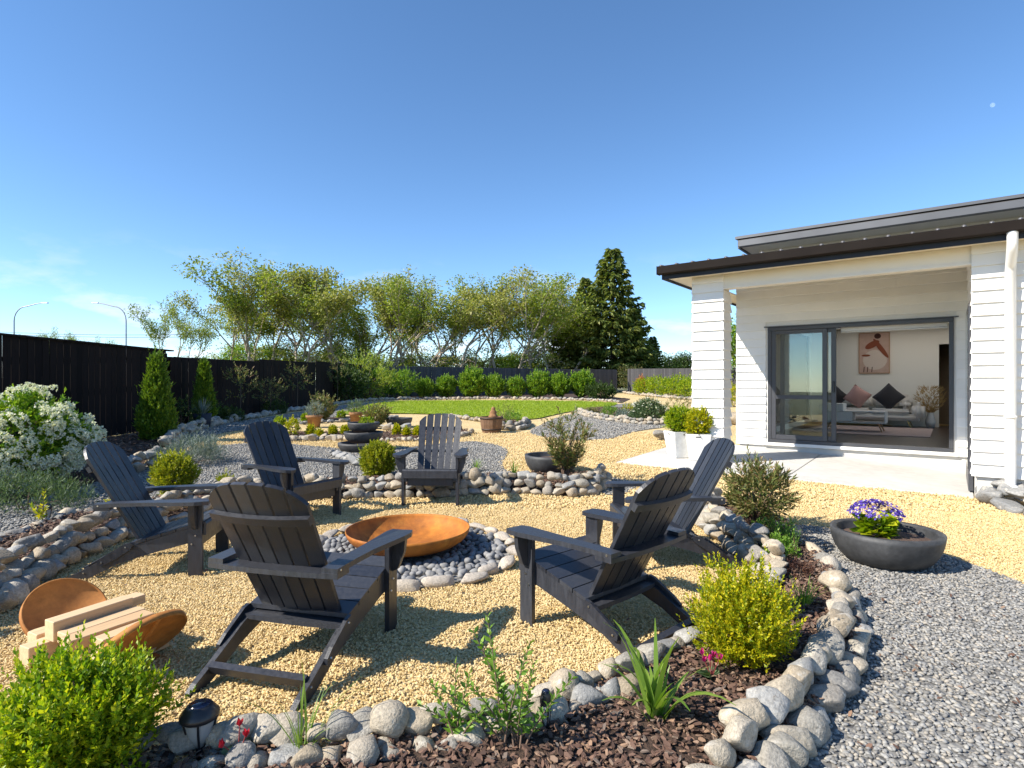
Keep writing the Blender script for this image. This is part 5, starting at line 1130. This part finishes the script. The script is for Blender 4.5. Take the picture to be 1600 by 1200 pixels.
def leafy_stems(label, loc, stems, m, lL, lW, pairs, seed, name='leafy_plant', smat=None):
    """stems: list of (lean x, lean y, length)"""
    g = np.random.default_rng(seed); root = thing(name, label, 'plant', loc); paths = []; B = []; D = []; Ls = []
    for lx, ly, L_ in stems:
        b = Vector((g.uniform(-.04, .04), g.uniform(-.04, .04), -.02)); pts = [b + Vector((lx * t ** 1.4, ly * t ** 1.4, L_ * t)) for t in (0, .25, .5, .75, 1)]; paths.append([(p, .0045 * (1 - .7 * i / 4)) for i, p in enumerate(pts)])
        for k in range(pairs):
            t = .25 + .75 * (k + .5) / pairs; j = min(3, int(t * 4)); p = pts[j].lerp(pts[j + 1], t * 4 - j); up = (pts[j + 1] - pts[j]).normalized(); a = k * 1.57 + g.uniform(-.3, .3)
            for s in (0, math.pi):
                B.append(p); D.append(Vector((math.cos(a + s), math.sin(a + s), 0)) * .9 + up * (.45 + .6 * t)); Ls.append(lL * (1.1 - .5 * t) * g.uniform(.8, 1.15))
    Ls = np.array(Ls); V, Fc = leaves(np.array(B), np.array(D), Ls, Ls * lW / lL, g, fold=.2, droop=.05); obj('leaves', npmesh('leaves', V, Fc, m), root); obj('stems', tube(paths, smat or Mt['stem'], 'stems', 5), root); return root
ps = G(800, 1195); leafy_stems('sparse leafy plant with upright arching stems at the front edge', bed_z(ps), [(-.17, .06, .42), (-.06, .02, .50), (.10, .04, .40), (.18, -.03, .30), (-.24, -.04, .26), (.02, -.1, .28), (-.1, .1, .34), (.06, .1, .3), (-.14, -.1, .3)], Mt['herb_leaf'], .052, .023, 17, 21)
ps = G(720, 1190); leafy_stems('low leafy plant left of the sparse upright one', bed_z(ps), [(-.1, .05, .24), (.06, .02, .28), (-.18, -.02, .16), (.12, -.06, .2), (0, .06, .3)], Mt['herb_leaf'], .05, .023, 12, 22)
ps = G(62, 828); leafy_stems('young lime green plant in the left mulch bed', bed_z(ps), [(.02, 0, .34), (-.1, -.03, .2), (.05, .05, .16)], Mt['box_gold'], .075, .025, 9, 23)
ps = G(172, 806); leafy_stems('small lime plant behind the near arm of the leftmost chair', bed_z(ps), [(.02, 0, .16), (-.05, 0, .12)], Mt['box_gold'], .06, .02, 6, 24)
ps = G(1218, 885); bush('ground_cover', 'low bright green herb in the mulch left of the flower bowl', 'plant', bed_z(ps), .13, .16, Mt['herb_leaf'], nsh=110, ml=8, lL=.03, lW=.014, sl=.06, shape='mound')
ps = G(1238, 872); bush('ground_cover', 'feathery upright herb beside the low bright green one', 'plant', bed_z(ps), .06, .22, Mt['herb_leaf'], nsh=60, ml=9, lL=.022, lW=.006, sl=.08, shape='cone')
ps = G(1205, 852); bush('ground_cover', 'shaded green ground cover below the olive-leaved shrub', 'plant', bed_z(ps), .2, .15, Mt['herb_leaf'], nsh=150, ml=8, lL=.03, lW=.01, sl=.06, shape='mound')
ps = G(1240, 915); bush('ground_cover', 'dark reddish ground cover on the mulch', 'plant', bed_z(ps), .13, .10, leaf_mat('wine red leaf', [(.05, .02, .015), (.11, .05, .03)], .2), nsh=80, ml=7, lL=.03, lW=.008, sl=.05, shape='mound')
def cyclamen(label, loc, seed, m, nf=5):
    r = random.Random(seed); g = np.random.default_rng(seed); root = thing('cyclamen', label, 'flowers', loc); paths = []; B = []; D = []
    for i in range(nf):
        t = Vector((r.uniform(-.06, .06), r.uniform(-.05, .05), r.uniform(.06, .12))); paths.append([(Vector((0, 0, 0)), .0025), (t * .6, .0022), (t, .002)])
        for k in range(6): B.append(t - Vector((0, 0, .012))); D.append(Vector((r.uniform(-.45, .45), r.uniform(-.45, .45), 1)))
    V, Fc = leaves(np.array(B), np.array(D), .032, .018, g); obj('petals', npmesh('petals', V, Fc, m), root); obj('stems', tube(paths, leafy_red, 'stems', 5), root)
    a = g.uniform(0, 6.28, 9); V, Fc = leaves(np.zeros((9, 3)) + [0, 0, .01], np.c_[np.cos(a), np.sin(a), np.full(9, .35)], g.uniform(.05, .09, 9), .05, g, fold=.05); obj('leaves', npmesh('leaves', V, Fc, Mt['daisy_leaf']), root); return root
leafy_red = mat('red stem', [(.25, .04, .04)], rough=.6)
ps = G(1112, 1085); cyclamen('magenta cyclamen flowers in the mulch beside the golden box bush', bed_z(ps, .07), 3, Mt['pink_petal'])
ps = G(372, 1215); cyclamen('red cyclamen flowers at the bottom edge beside the solar lamp', bed_z(ps, .07), 8, Mt['red_petal'], 4)
# --- solar lamps
def solar_lamp(label, loc, r, h):
    root = thing('solar_lamp', label, 'lamp', loc)
    obj('cap', lathe([(0, h), (r * .62, h), (r * .7, h - .006), (r, h - .03), (r, h - .045), (r * .92, h - .05), (0, h - .05)], Mt['lamp_plastic'], 24), root); obj('solar_panel', lathe([(0, h + .003), (r * .55, h + .003), (r * .55, h + .0005)], Mt['solar'], 20), root)
    obj('lens', lathe([(r * .8, h - .05), (r * .62, h - .1), (r * .25, h - .15), (0, h - .15)], Mt['lens'], 20), root)
    obj('stake', lathe([(r * .2, h - .14), (r * .16, -.02)], Mt['lamp_plastic'], 10), root)
    for k in range(4):
        a = k * math.pi / 2 + .4; obj('strut', tube([[(Vector((math.cos(a) * r * .86, math.sin(a) * r * .86, h - .05)), .004), (Vector((math.cos(a) * r * .66, math.sin(a) * r * .66, h - .1)), .004), (Vector((math.cos(a) * r * .2, math.sin(a) * r * .2, h - .155)), .004)]], Mt['lamp_plastic'], 'strut', 6), root)
    return root
ps = G(312, 1205); solar_lamp('round black solar lamp in front of the stones at lower left', bed_z(ps, .05), .066, .19)
ps = G(853, 1170); solar_lamp('small black solar spike lamp in the middle of the front bed', bed_z(ps, .05), .024, .17)
ps = G(74, 822); solar_lamp('small black solar lamp in the left mulch bed', bed_z(ps, .05), .04, .16)
# --- small box balls in the strip and by the pots
bb = [(437, 668, .16, .3, 'loose green box plant left of the rear left chair back'), (457, 684, .19, .52, 'tall young box plant beside the rear left chair back'), (485, 684, .1, .3, 'first small box ball in the stone-edged strip'), (499, 685, .075, .2, 'smallest box ball in the stone-edged strip'), (520, 683, .085, .27, 'box ball just left of the fountain bowls'), (539, 681, .1, .24, 'box plant partly behind the fountain bowls'), (620, 683, .085, .3, 'first box ball right of the fountain bowls'), (635, 684, .075, .23, 'second box ball right of the fountain bowls'), (652, 684, .09, .26, 'box ball next to the centre chair back'), (476, 660, .11, .26, 'small box plant left of the terracotta pot'), (533, 655, .16, .3, 'bright green clump left of the half hidden pot')]
for px, py, rx, h, lab in bb:
    bush('box_ball', lab, 'bush', tuple(G(px, py)), rx * .72, h * .78, Mt['box_gold'] if py > 670 else Mt['box_leaf'], nsh=130, ml=8, lL=.045, lW=.025, sl=.06, group='young box plants around the fountain', stem_k=4)
bush('pot_plant', 'silvery plant growing in the weathered terracotta pot', 'plant', (tp1.x, tp1.y, tp1.z + .24), .2, .36, Mt['silver_leaf'], nsh=150, ml=8, lL=.05, lW=.012, sl=.1)
bush('pot_plant', 'green and grey plant in the half hidden terracotta pot', 'plant', (tp2.x, tp2.y, tp2.z + .32), .2, .3, Mt['daisy_leaf'], nsh=150, ml=8, lL=.05, lW=.012, sl=.1)
bush('pot_plant', 'lime succulents in the top fountain bowl', 'plant', (fo.x + .08, fo.y + .05, fo.z + .44), .13, .14, Mt['box_leaf'], nsh=60, ml=7, lL=.04, lW=.02, sl=.05, shape='mound')
bush('leafy_shrub', 'bronze shrub behind the weathered terracotta pot', 'shrub', tuple(G(505, 658)), .4, .68, Mt['olive_leaf'], nsh=220, ml=12, lL=.09, lW=.03, sl=.15, shape='vase', stem_k=14)
bush('leafy_shrub', 'bronze shrub between the pot and the low dark bowl', 'shrub', tuple(G(588, 670)), .34, .55, Mt['olive_leaf'], nsh=200, ml=12, lL=.08, lW=.028, sl=.15, shape='vase', stem_k=14)
bush('leafy_shrub', 'bare brownish shrub behind the oak barrel', 'shrub', tuple(G(788, 666)), .32, .62, Mt['olive_leaf'], nsh=60, ml=10, lL=.06, lW=.012, sl=.14, shape='vase', stem_k=26)
bush('leafy_shrub', 'light green bush in the stones beside the oak barrel', 'shrub', tuple(G(802, 667)), .2, .38, Mt['herb_leaf'], nsh=90, ml=9, lL=.05, lW=.02, sl=.1)
# --- daisy island
bush('daisy_bush', 'grey-green mound dotted with white daisies beside the column', 'daisy bush', tuple(G(1014, 659)), .58, .62, Mt['daisy_leaf'], nsh=1300, ml=8, lL=.06, lW=.022, sl=.1, shape='mound', inner=.6, flowers=(Mt['white_petal'], 130, .035, 7, 'daisies'))
for px, py, rx, h, m, lab in ((925, 650, .2, .2, 'olive_leaf', 'low dark plant at the tip of the daisy bed'), (953, 652, .3, .36, 'herb_leaf', 'fresh green mound in the daisy bed'), (974, 654, .24, .26, 'silver_leaf', 'silvery cushion plant in the daisy bed'), (982, 646, .28, .32, 'box_gold', 'yellow-green plant behind the silvery cushion'), (1060, 655, .4, .7, 'olive_leaf', 'tawny shrub behind the white planters')):
    bush('leafy_shrub', lab, 'shrub', tuple(G(px, py)), rx, h, Mt[m], nsh=150, ml=8, lL=.06, lW=.02, sl=.1, shape='mound' if h < .5 else 'ball')
# --- hedge along the back fence
hp_ = [None, None, None]
for i in range(3):
    _seed[0] += 1; g = np.random.default_rng(_seed[0]); hp_[i] = bush_mesh(.68, .62, 1.32, Mt['hedge_leaf'], g, nsh=700, ml=10, lL=.12, lW=.07, sl=.22, up=.65, lump=.35, inner=.5)[0]
hstem = stems_mesh(np.c_[rng.normal(0, .3, 20), rng.normal(0, .3, 20), rng.uniform(.3, .8, 20)], rng, 8, .02)
ords = ['first', 'second', 'third', 'fourth', 'fifth', 'sixth', 'seventh', 'eighth', 'ninth', 'tenth']
for i, px in enumerate((664, 697, 738, 772, 806, 842, 875, 909)):
    p = G(px, 622.8); s = (.85, 1.0, 1.28, 1.02, .94, 1.15, 1.08, 1.2)[i]
    root = thing('hedge_shrub', f'{ords[i]} rounded green hedge shrub behind the lawn counted from the left', 'shrub', tuple(p), i * 1.9, 'hedge shrubs along the back fence'); root.scale = (s * .92, s * .92, s * .95)
    obj('foliage', hp_[i % 3], root); obj('stems', hstem, root)
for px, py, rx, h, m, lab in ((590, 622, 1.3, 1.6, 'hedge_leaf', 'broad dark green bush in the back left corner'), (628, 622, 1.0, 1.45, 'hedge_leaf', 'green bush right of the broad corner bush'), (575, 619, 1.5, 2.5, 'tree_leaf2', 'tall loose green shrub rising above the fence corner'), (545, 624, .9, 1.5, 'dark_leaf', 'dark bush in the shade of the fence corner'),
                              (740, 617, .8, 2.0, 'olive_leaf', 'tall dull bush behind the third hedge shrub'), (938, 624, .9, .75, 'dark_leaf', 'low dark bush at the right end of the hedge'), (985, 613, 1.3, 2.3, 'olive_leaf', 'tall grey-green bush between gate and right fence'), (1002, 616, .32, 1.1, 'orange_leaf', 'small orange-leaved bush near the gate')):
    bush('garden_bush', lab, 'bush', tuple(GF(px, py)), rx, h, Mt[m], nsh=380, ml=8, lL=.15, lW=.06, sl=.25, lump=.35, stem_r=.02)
for i, px in enumerate((1008, 1028, 1046, 1062, 1078, 1096)):
    bush('garden_bush', ['first', 'second', 'third', 'fourth', 'fifth', 'sixth'][i] + ' bright lime bush in front of the right fence from the gate', 'bush', tuple(G(px, 618 + i)), .85, 1.15 + .15 * (i % 2), Mt['box_leaf'], nsh=260, ml=8, lL=.13, lW=.06, sl=.2, group='bright bushes by the right fence')
bush('garden_bush', 'yellow-green bush seen between column and house wall', 'bush', tuple(G(1147, 636)), .7, .9, Mt['box_gold'], nsh=200, ml=8, lL=.12, lW=.05, sl=.2)
# --- shaded plants along the left fence
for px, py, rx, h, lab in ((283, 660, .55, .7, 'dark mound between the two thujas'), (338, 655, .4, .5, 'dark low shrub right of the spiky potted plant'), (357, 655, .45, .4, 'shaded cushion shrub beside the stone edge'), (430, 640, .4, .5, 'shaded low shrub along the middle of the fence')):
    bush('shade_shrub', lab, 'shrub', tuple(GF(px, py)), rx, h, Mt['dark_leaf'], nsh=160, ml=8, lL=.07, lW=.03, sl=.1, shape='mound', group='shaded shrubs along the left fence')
for px, py, h, lab in ((375, 648, 1.35, 'thin young standard tree left of the fence step'), (422, 643, 1.0, 'shortest young tree along the shaded fence'), (464, 637, 1.5, 'thin young standard tree in the middle of the fence'), (527, 628, 2.0, 'young standard tree nearest the fence corner')):
    p = GF(px, py); _seed[0] += 1; g = np.random.default_rng(_seed[0]); root = thing('young_tree', lab, 'tree', tuple(p), 0, 'young trees along the shaded fence')
    obj('trunk', tube([[(Vector((0, 0, -.05)), .016), (Vector((.02, 0, h * .5)), .013), (Vector((0, .02, h * .9)), .008)]], Mt['dark_bark'], 'trunk', 6), root); me, P0 = bush_mesh(.42, .42, h * .65, Mt['olive_leaf'], g, nsh=60, ml=8, lL=.1, lW=.03, sl=.18, lump=.5); o = obj('crown', me, root, (0, 0, h * .4))
strap_plant('spiky silver plant in the slate grey pot', (yp.x, yp.y, yp.z + .28), 40, .3, .5, .03, 14, bend=(.0, .4), spread=1.2, m=Mt['silver_leaf'])

# ================================================================== TREES BEYOND THE FENCES
def tree_mesh(seed, H=11.0, stems=3, spread=.42, leaf=.16, per=34, cr=.62, m_leaf=None, m_bark=None, depth=4, fork=.28, r0=.17, keep=1.0):
    """multi-stemmed, sinuous, loosely leaved tree"""
    r = random.Random(seed); g = np.random.default_rng(seed); paths = []; tips = []
    def grow(p, d, L_, rad, lev):
        n = 5; pts = [(p.copy(), rad)]
        for k in range(n):
            d = (d + Vector((r.uniform(-1, 1), r.uniform(-1, 1), r.uniform(-.35, .6))) * .20).normalized(); p = p + d * (L_ / n); pts.append((p.copy(), rad * (1 - .5 * (k + 1) / n)))
            if 1 <= lev <= 2 and k >= 2 and r.random() < .35:
                dd = (d + Vector((r.uniform(-1, 1), r.uniform(-1, 1), r.uniform(-.1, .5))) * .8).normalized(); grow(p.copy(), dd, L_ * .5, rad * .4, lev - 1)
        paths.append(pts)
        if lev <= 2: tips.append((p.copy(), d.copy())); tips.append((pts[3][0].copy(), d.copy()))
        elif depth > 3:
            for k in (2, 3, 4):
                for _ in range(2):
                    dd = Vector((r.uniform(-1, 1), r.uniform(-1, 1), r.uniform(.1, .8))).normalized(); e = pts[k][0] + dd * L_ * r.uniform(.25, .5); paths.append([(pts[k][0].copy(), rad * .22), (pts[k][0].lerp(e, .5) + Vector((0, 0, .1)), rad * .15), (e, rad * .06)]); tips.append((e, dd))
        if lev > 0:
            for k in range(3 if r.random() < .45 else 2):
                dd = (d + Vector((r.uniform(-1, 1), r.uniform(-1, 1), r.uniform(-.25, .55))) * (spread + fork)).normalized(); grow(p.copy(), dd, L_ * r.uniform(.62, .82), rad * .52, lev - 1)
    for s in range(stems):
        a = 6.28 * s / stems + r.uniform(-.5, .5); grow(Vector((math.cos(a) * .25, math.sin(a) * .25, -.3)), Vector((math.cos(a) * spread, math.sin(a) * spread, 1)).normalized(), H * .34, r0 * r.uniform(.7, 1.1), depth - 1)
    top = max(t[0].z for t in tips); k = H / top
    paths = [[(q * k, w_) for q, w_ in p] for p in paths]; tips = [(q * k, d) for q, d in tips if r.random() < keep and q.z > .16 * top]
    C = np.array([t[0] for t in tips]); n = len(C); B = np.repeat(C, per, 0); O = unit(g.normal(size=(len(B), 3))) * (g.uniform(0, 1, (len(B), 1)) ** .5) * np.array([cr, cr, cr * .55]) * 1.7; B = B + O; D = O * .6 + g.normal(size=(len(B), 3)) * .6; D[:, 2] += .1
    V, Fc = leaves(B, D, g.uniform(.7, 1.3, len(B)) * leaf, leaf * .5, g, droop=.15)
    return tube(paths, m_bark or Mt['tree_bark'], 'trunk', 5), npmesh('crown', V, Fc, m_leaf or Mt['tree_leaf'])
TP = [tree_mesh(s, 11.0, st, .42, .25, 21, .42, m_leaf=Mt['tree_leaf']) for s, st in ((1, 3), (2, 2), (3, 3), (4, 4), (5, 2), (6, 3))]
TP2 = [tree_mesh(s, 11.0, st, .44, .25, 21, .42, m_leaf=Mt['tree_leaf2']) for s, st in ((7, 2), (8, 3))]
def plant_tree(label, px, top, d, protos, i, wide=1.0, cat='tree', name='sparse_tree', group='tall sparse trees behind the back fence', H=11.0, rz=None):
    x = (px - 800) / F * d; z0 = Tz(x, d); h = EYE + (600 - top) / F * d - z0; s = h / H
    root = thing(name, label, cat, (x, d, z0), i * 1.7 if rz is None else rz, group); root.scale = (s * wide, s * wide, s); tr, cr_ = protos[i % len(protos)]; obj('trunk', tr, root); obj('crown', cr_, root); return root
plant_tree('lone smaller sparse tree standing above the lower left fence', 272, 474, 40, TP2, 1, .78)
plant_tree('leaning sparse tree at the left end of the tall row', 372, 428, 45, TP, 0, 1.0)
tl = [(425, 418, 47, 'first'), (478, 404, 46, 'second'), (530, 412, 49, 'third'), (575, 428, 47, 'fourth'), (622, 440, 50, 'fifth'), (662, 432, 52, 'sixth'), (703, 424, 50, 'seventh'), (748, 440, 53, 'eighth'), (790, 433, 52, 'ninth'), (832, 440, 54, 'tenth'), (872, 436, 55, 'eleventh')]
for i, (px, top, d, w_) in enumerate(tl):
    plant_tree(f'{w_} tall sparse tree to the right of the leaning one behind the fence', px, top, d, TP if i % 4 else TP2, i + 1, 1.2)
for i, (px, top, d, w_) in enumerate(((400, 478, 52, 'below the leaning tree'), (455, 470, 53, 'below the second tall tree'), (550, 478, 54, 'between the third and fourth tall trees'), (640, 485, 55, 'between the fifth and sixth tall trees'), (730, 482, 56, 'between the seventh and eighth tall trees'), (812, 478, 57, 'between the ninth and tenth tall trees'), (855, 480, 58, 'just left of the conifers'))):
    plant_tree(f'shorter bright green tree {w_}', px, top, d, TP2, i, 1.25)
# lower leafy growth behind the fence
LB = [tree_mesh(31 + i, 5.0, 4, .6, .22, 60, .6, m_leaf=Mt[k], depth=3, r0=.08) for i, k in enumerate(('tree_leaf2', 'hedge_leaf', 'dark_leaf'))]
lowt = [(395, 540, 50, 1, .95, 'bright green undergrowth tree behind the leaning tree'), (450, 538, 52, 0, .9, 'leafy low tree below the second tall tree'), (505, 545, 54, 1, 1.0, 'green low tree right of the second tall tree'), (548, 532, 60, 2, .7, 'dark low tree seen between the tall trunks'), (610, 556, 56, 0, 1.3, 'low leafy tree above the back left fence corner'), (665, 558, 57, 1, 1.2, 'low leafy tree left of the middle of the back fence'), (720, 553, 58, 0, 1.2, 'low leafy tree at the middle of the back fence'), (775, 556, 58, 1, 1.3, 'low leafy tree right of the middle of the back fence'), (830, 545, 59, 0, 1.3, 'low leafy tree left of the tall conifer'), (1052, 552, 70, 2, 1.7, 'rounded dark tree right of the conifers'), (1090, 560, 72, 2, 1.5, 'low dark tree half hidden by the house column'), (1148, 503, 40, 1, 1.2, 'green tree glimpsed between column and house wall')]
for i, (px, top, d, k, wd, lab) in enumerate(lowt):
    plant_tree(lab, px, top, d, [LB[k]], 0, wd, name='leafy_tree', group='lower trees beyond the fence', H=5.0, rz=i * 1.3)
for i, (px, top, lab) in enumerate(((43, 521, 'tiny treetop at the far left above the fence'), (78, 511, 'small round treetop left of the second street lamp'), (103, 515, 'second small treetop above the left fence'), (128, 522, 'third small treetop above the left fence'), (146, 524, 'fourth small treetop above the left fence'), (167, 527, 'low treetop just left of the second street lamp'), (187, 529, 'lowest treetop beside the second street lamp'))):
    plant_tree(lab, px, top + 9, 85, [LB[0]], 0, .3, name='distant_tree', group='distant treetops above the left fence', H=5.0, rz=i * 2.1)
# conifers
def conifer_mesh(seed, H=14.0, Rm=3.6, n=150, leaf=.42):
    r = random.Random(seed); g = np.random.default_rng(seed); paths = [[(Vector((0, 0, -.3)), .26), (Vector((0, 0, H * .5)), .14), (Vector((0, 0, H * .97)), .03)]]; Bs = []; Ds = []; Ls = []
    for i in range(n):
        t = (i + r.random()) / n; z = .5 + t ** .9 * (H - .7); a = i * 2.399 + r.uniform(-.3, .3); L_ = Rm * (1 - t) ** .8 * r.uniform(.72, 1.15) * (.85 if t < .08 else 1) + .25; d = Vector((math.cos(a), math.sin(a), 0)); b = Vector((0, 0, z)); pts = []
        for k in range(6): q = k / 5; pts.append((b + d * (L_ * q) + Vector((0, 0, L_ * (.16 * q - .34 * q * q + .26 * q ** 4))), .035 * (1 - .85 * q)))
        paths.append(pts); m = int(14 + L_ * 34)
        for k in range(m):
            q = .18 + .82 * r.random() ** .8; j = min(4, int(q * 5)); p = pts[j][0].lerp(pts[j + 1][0], q * 5 - j); sd = r.choice((-1, 1)); lat = Vector((-d.y, d.x, 0)) * sd; wdt = L_ * .32 * (1 - q * .7) * r.random()
            Bs.append(p + lat * wdt + Vector((0, 0, r.uniform(-.08, .12)))); Ds.append(d * r.uniform(.2, 1) + lat * r.uniform(.2, 1) + Vector((0, 0, r.uniform(-.75, .25)))); Ls.append(leaf * r.uniform(.6, 1.2))
    Ls = np.array(Ls); V, Fc = leaves(np.array([tuple(v) for v in Bs]), np.array([tuple(v) for v in Ds]), Ls, Ls * .42, g, droop=.2); return tube(paths, Mt['dark_bark'], 'trunk', 5), npmesh('crown', V, Fc, Mt['needle'])
CN = [conifer_mesh(3, n=150, leaf=.5), conifer_mesh(9, 14.0, 3.0, 130, .5)]
plant_tree('tall dark pointed conifer dominating the skyline', 957, 386, 56, CN, 0, 1.15, name='conifer', group='dark conifers behind the back fence', H=14.0)
plant_tree('second conifer just left of the tall pointed one', 915, 432, 60, CN, 1, 1.15, name='conifer', group='dark conifers behind the back fence', H=14.0)
plant_tree('broad conifer filling the gap below the second one', 888, 478, 58, CN, 1, 1.5, name='conifer', group='dark conifers behind the back fence', H=14.0, rz=2.4)
plant_tree('shorter conifer on the right side of the tall one', 990, 478, 57, CN, 0, 1.3, name='conifer', group='dark conifers behind the back fence', H=14.0, rz=1.0)
plant_tree('small dark conifer at the right end of the conifers', 1020, 525, 60, CN, 1, 1.4, name='conifer', group='dark conifers behind the back fence', H=14.0, rz=4.0)
# --- street lamps and wires
def street_lamp(label, px, arm):
    d = 70.0; x = (px - 800) / F * d; z0 = Tz(x, d); top = EYE + (600 - 473) / F * d - z0; root = thing('street_lamp', label, 'street lamp', (x, d, z0), 0, 'street lamps beyond the left fence'); A = arm
    pts = [(Vector((0, 0, 0)), .10), (Vector((0, 0, top - 2.2)), .075)]
    for k in range(1, 7): a = k / 6 * math.pi / 2; pts.append((Vector((A * 1.5 * (1 - math.cos(a)), 0, top - 2.2 + 1.75 * math.sin(a))), .06))
    pts += [(Vector((A * 2.8, 0, top - .12)), .05), (Vector((A * 3.5, 0, top - .03)), .045)]; obj('pole', tube([pts], Mt['lamp_steel'], 'pole', 8), root)
    bm = bmesh.new(); bmesh.ops.create_cube(bm, size=1)
    for v in bm.verts: v.co = Vector((A * 3.75 + v.co.x * .75, v.co.y * .3 * (1 if v.co.z < 0 else .6), top - .01 + v.co.z * .12))
    obj('lamp_head', bm_done('lamp_head', bm, Mt['lamp_steel'], bevel=.02), root)
street_lamp('left street lamp with its arm curving to the right', 22, 1); street_lamp('right street lamp with its arm curving to the left', 197, -1)
for k, (ya, yb) in enumerate(((516, 522), (519, 526))):
    a = P(-60, ya, 78); b = P(330, yb, 78); o = obj('power_line', tube([[(a.lerp(b, t) - Vector((0, 0, .35 * math.sin(t * math.pi))), .03) for t in (0, .2, .4, .6, .8, 1)]], Mt['lamp_plastic'], 'power_line', 5)); tag(o, ['upper', 'lower'][k] + ' thin black power line above the left fence', 'power line', 'power lines above the left fence')
# --- the moon: lit by the sun, seen through the sky's own light
m, nt, out = _nt('moon'); N = nt.nodes; L = nt.links
dd = N.new('ShaderNodeBsdfDiffuse'); tt = N.new('ShaderNodeBsdfTransparent'); ad = N.new('ShaderNodeAddShader'); nn = N.new('ShaderNodeTexNoise'); nn.inputs['Scale'].default_value = 2.2; tn = N.new('ShaderNodeTexCoord'); rp = _ramp(nt, [(.02, .02, .02), (.14, .14, .14)]); L.new(tn.outputs['Generated'], nn.inputs['Vector']); L.new(nn.outputs['Fac'], rp.inputs[0]); L.new(rp.outputs[0], dd.inputs[0]); L.new(dd.outputs[0], ad.inputs[0]); L.new(tt.outputs[0], ad.inputs[1]); L.new(ad.outputs[0], out.inputs[0])
bm = bmesh.new(); bmesh.ops.create_uvsphere(bm, u_segments=32, v_segments=16, radius=15); moon = obj('moon', bm_done('moon', bm, m, True)); moon.location = P(1551, 164, 4000); tag(moon, 'pale daytime half moon at the upper right of the sky', 'moon')
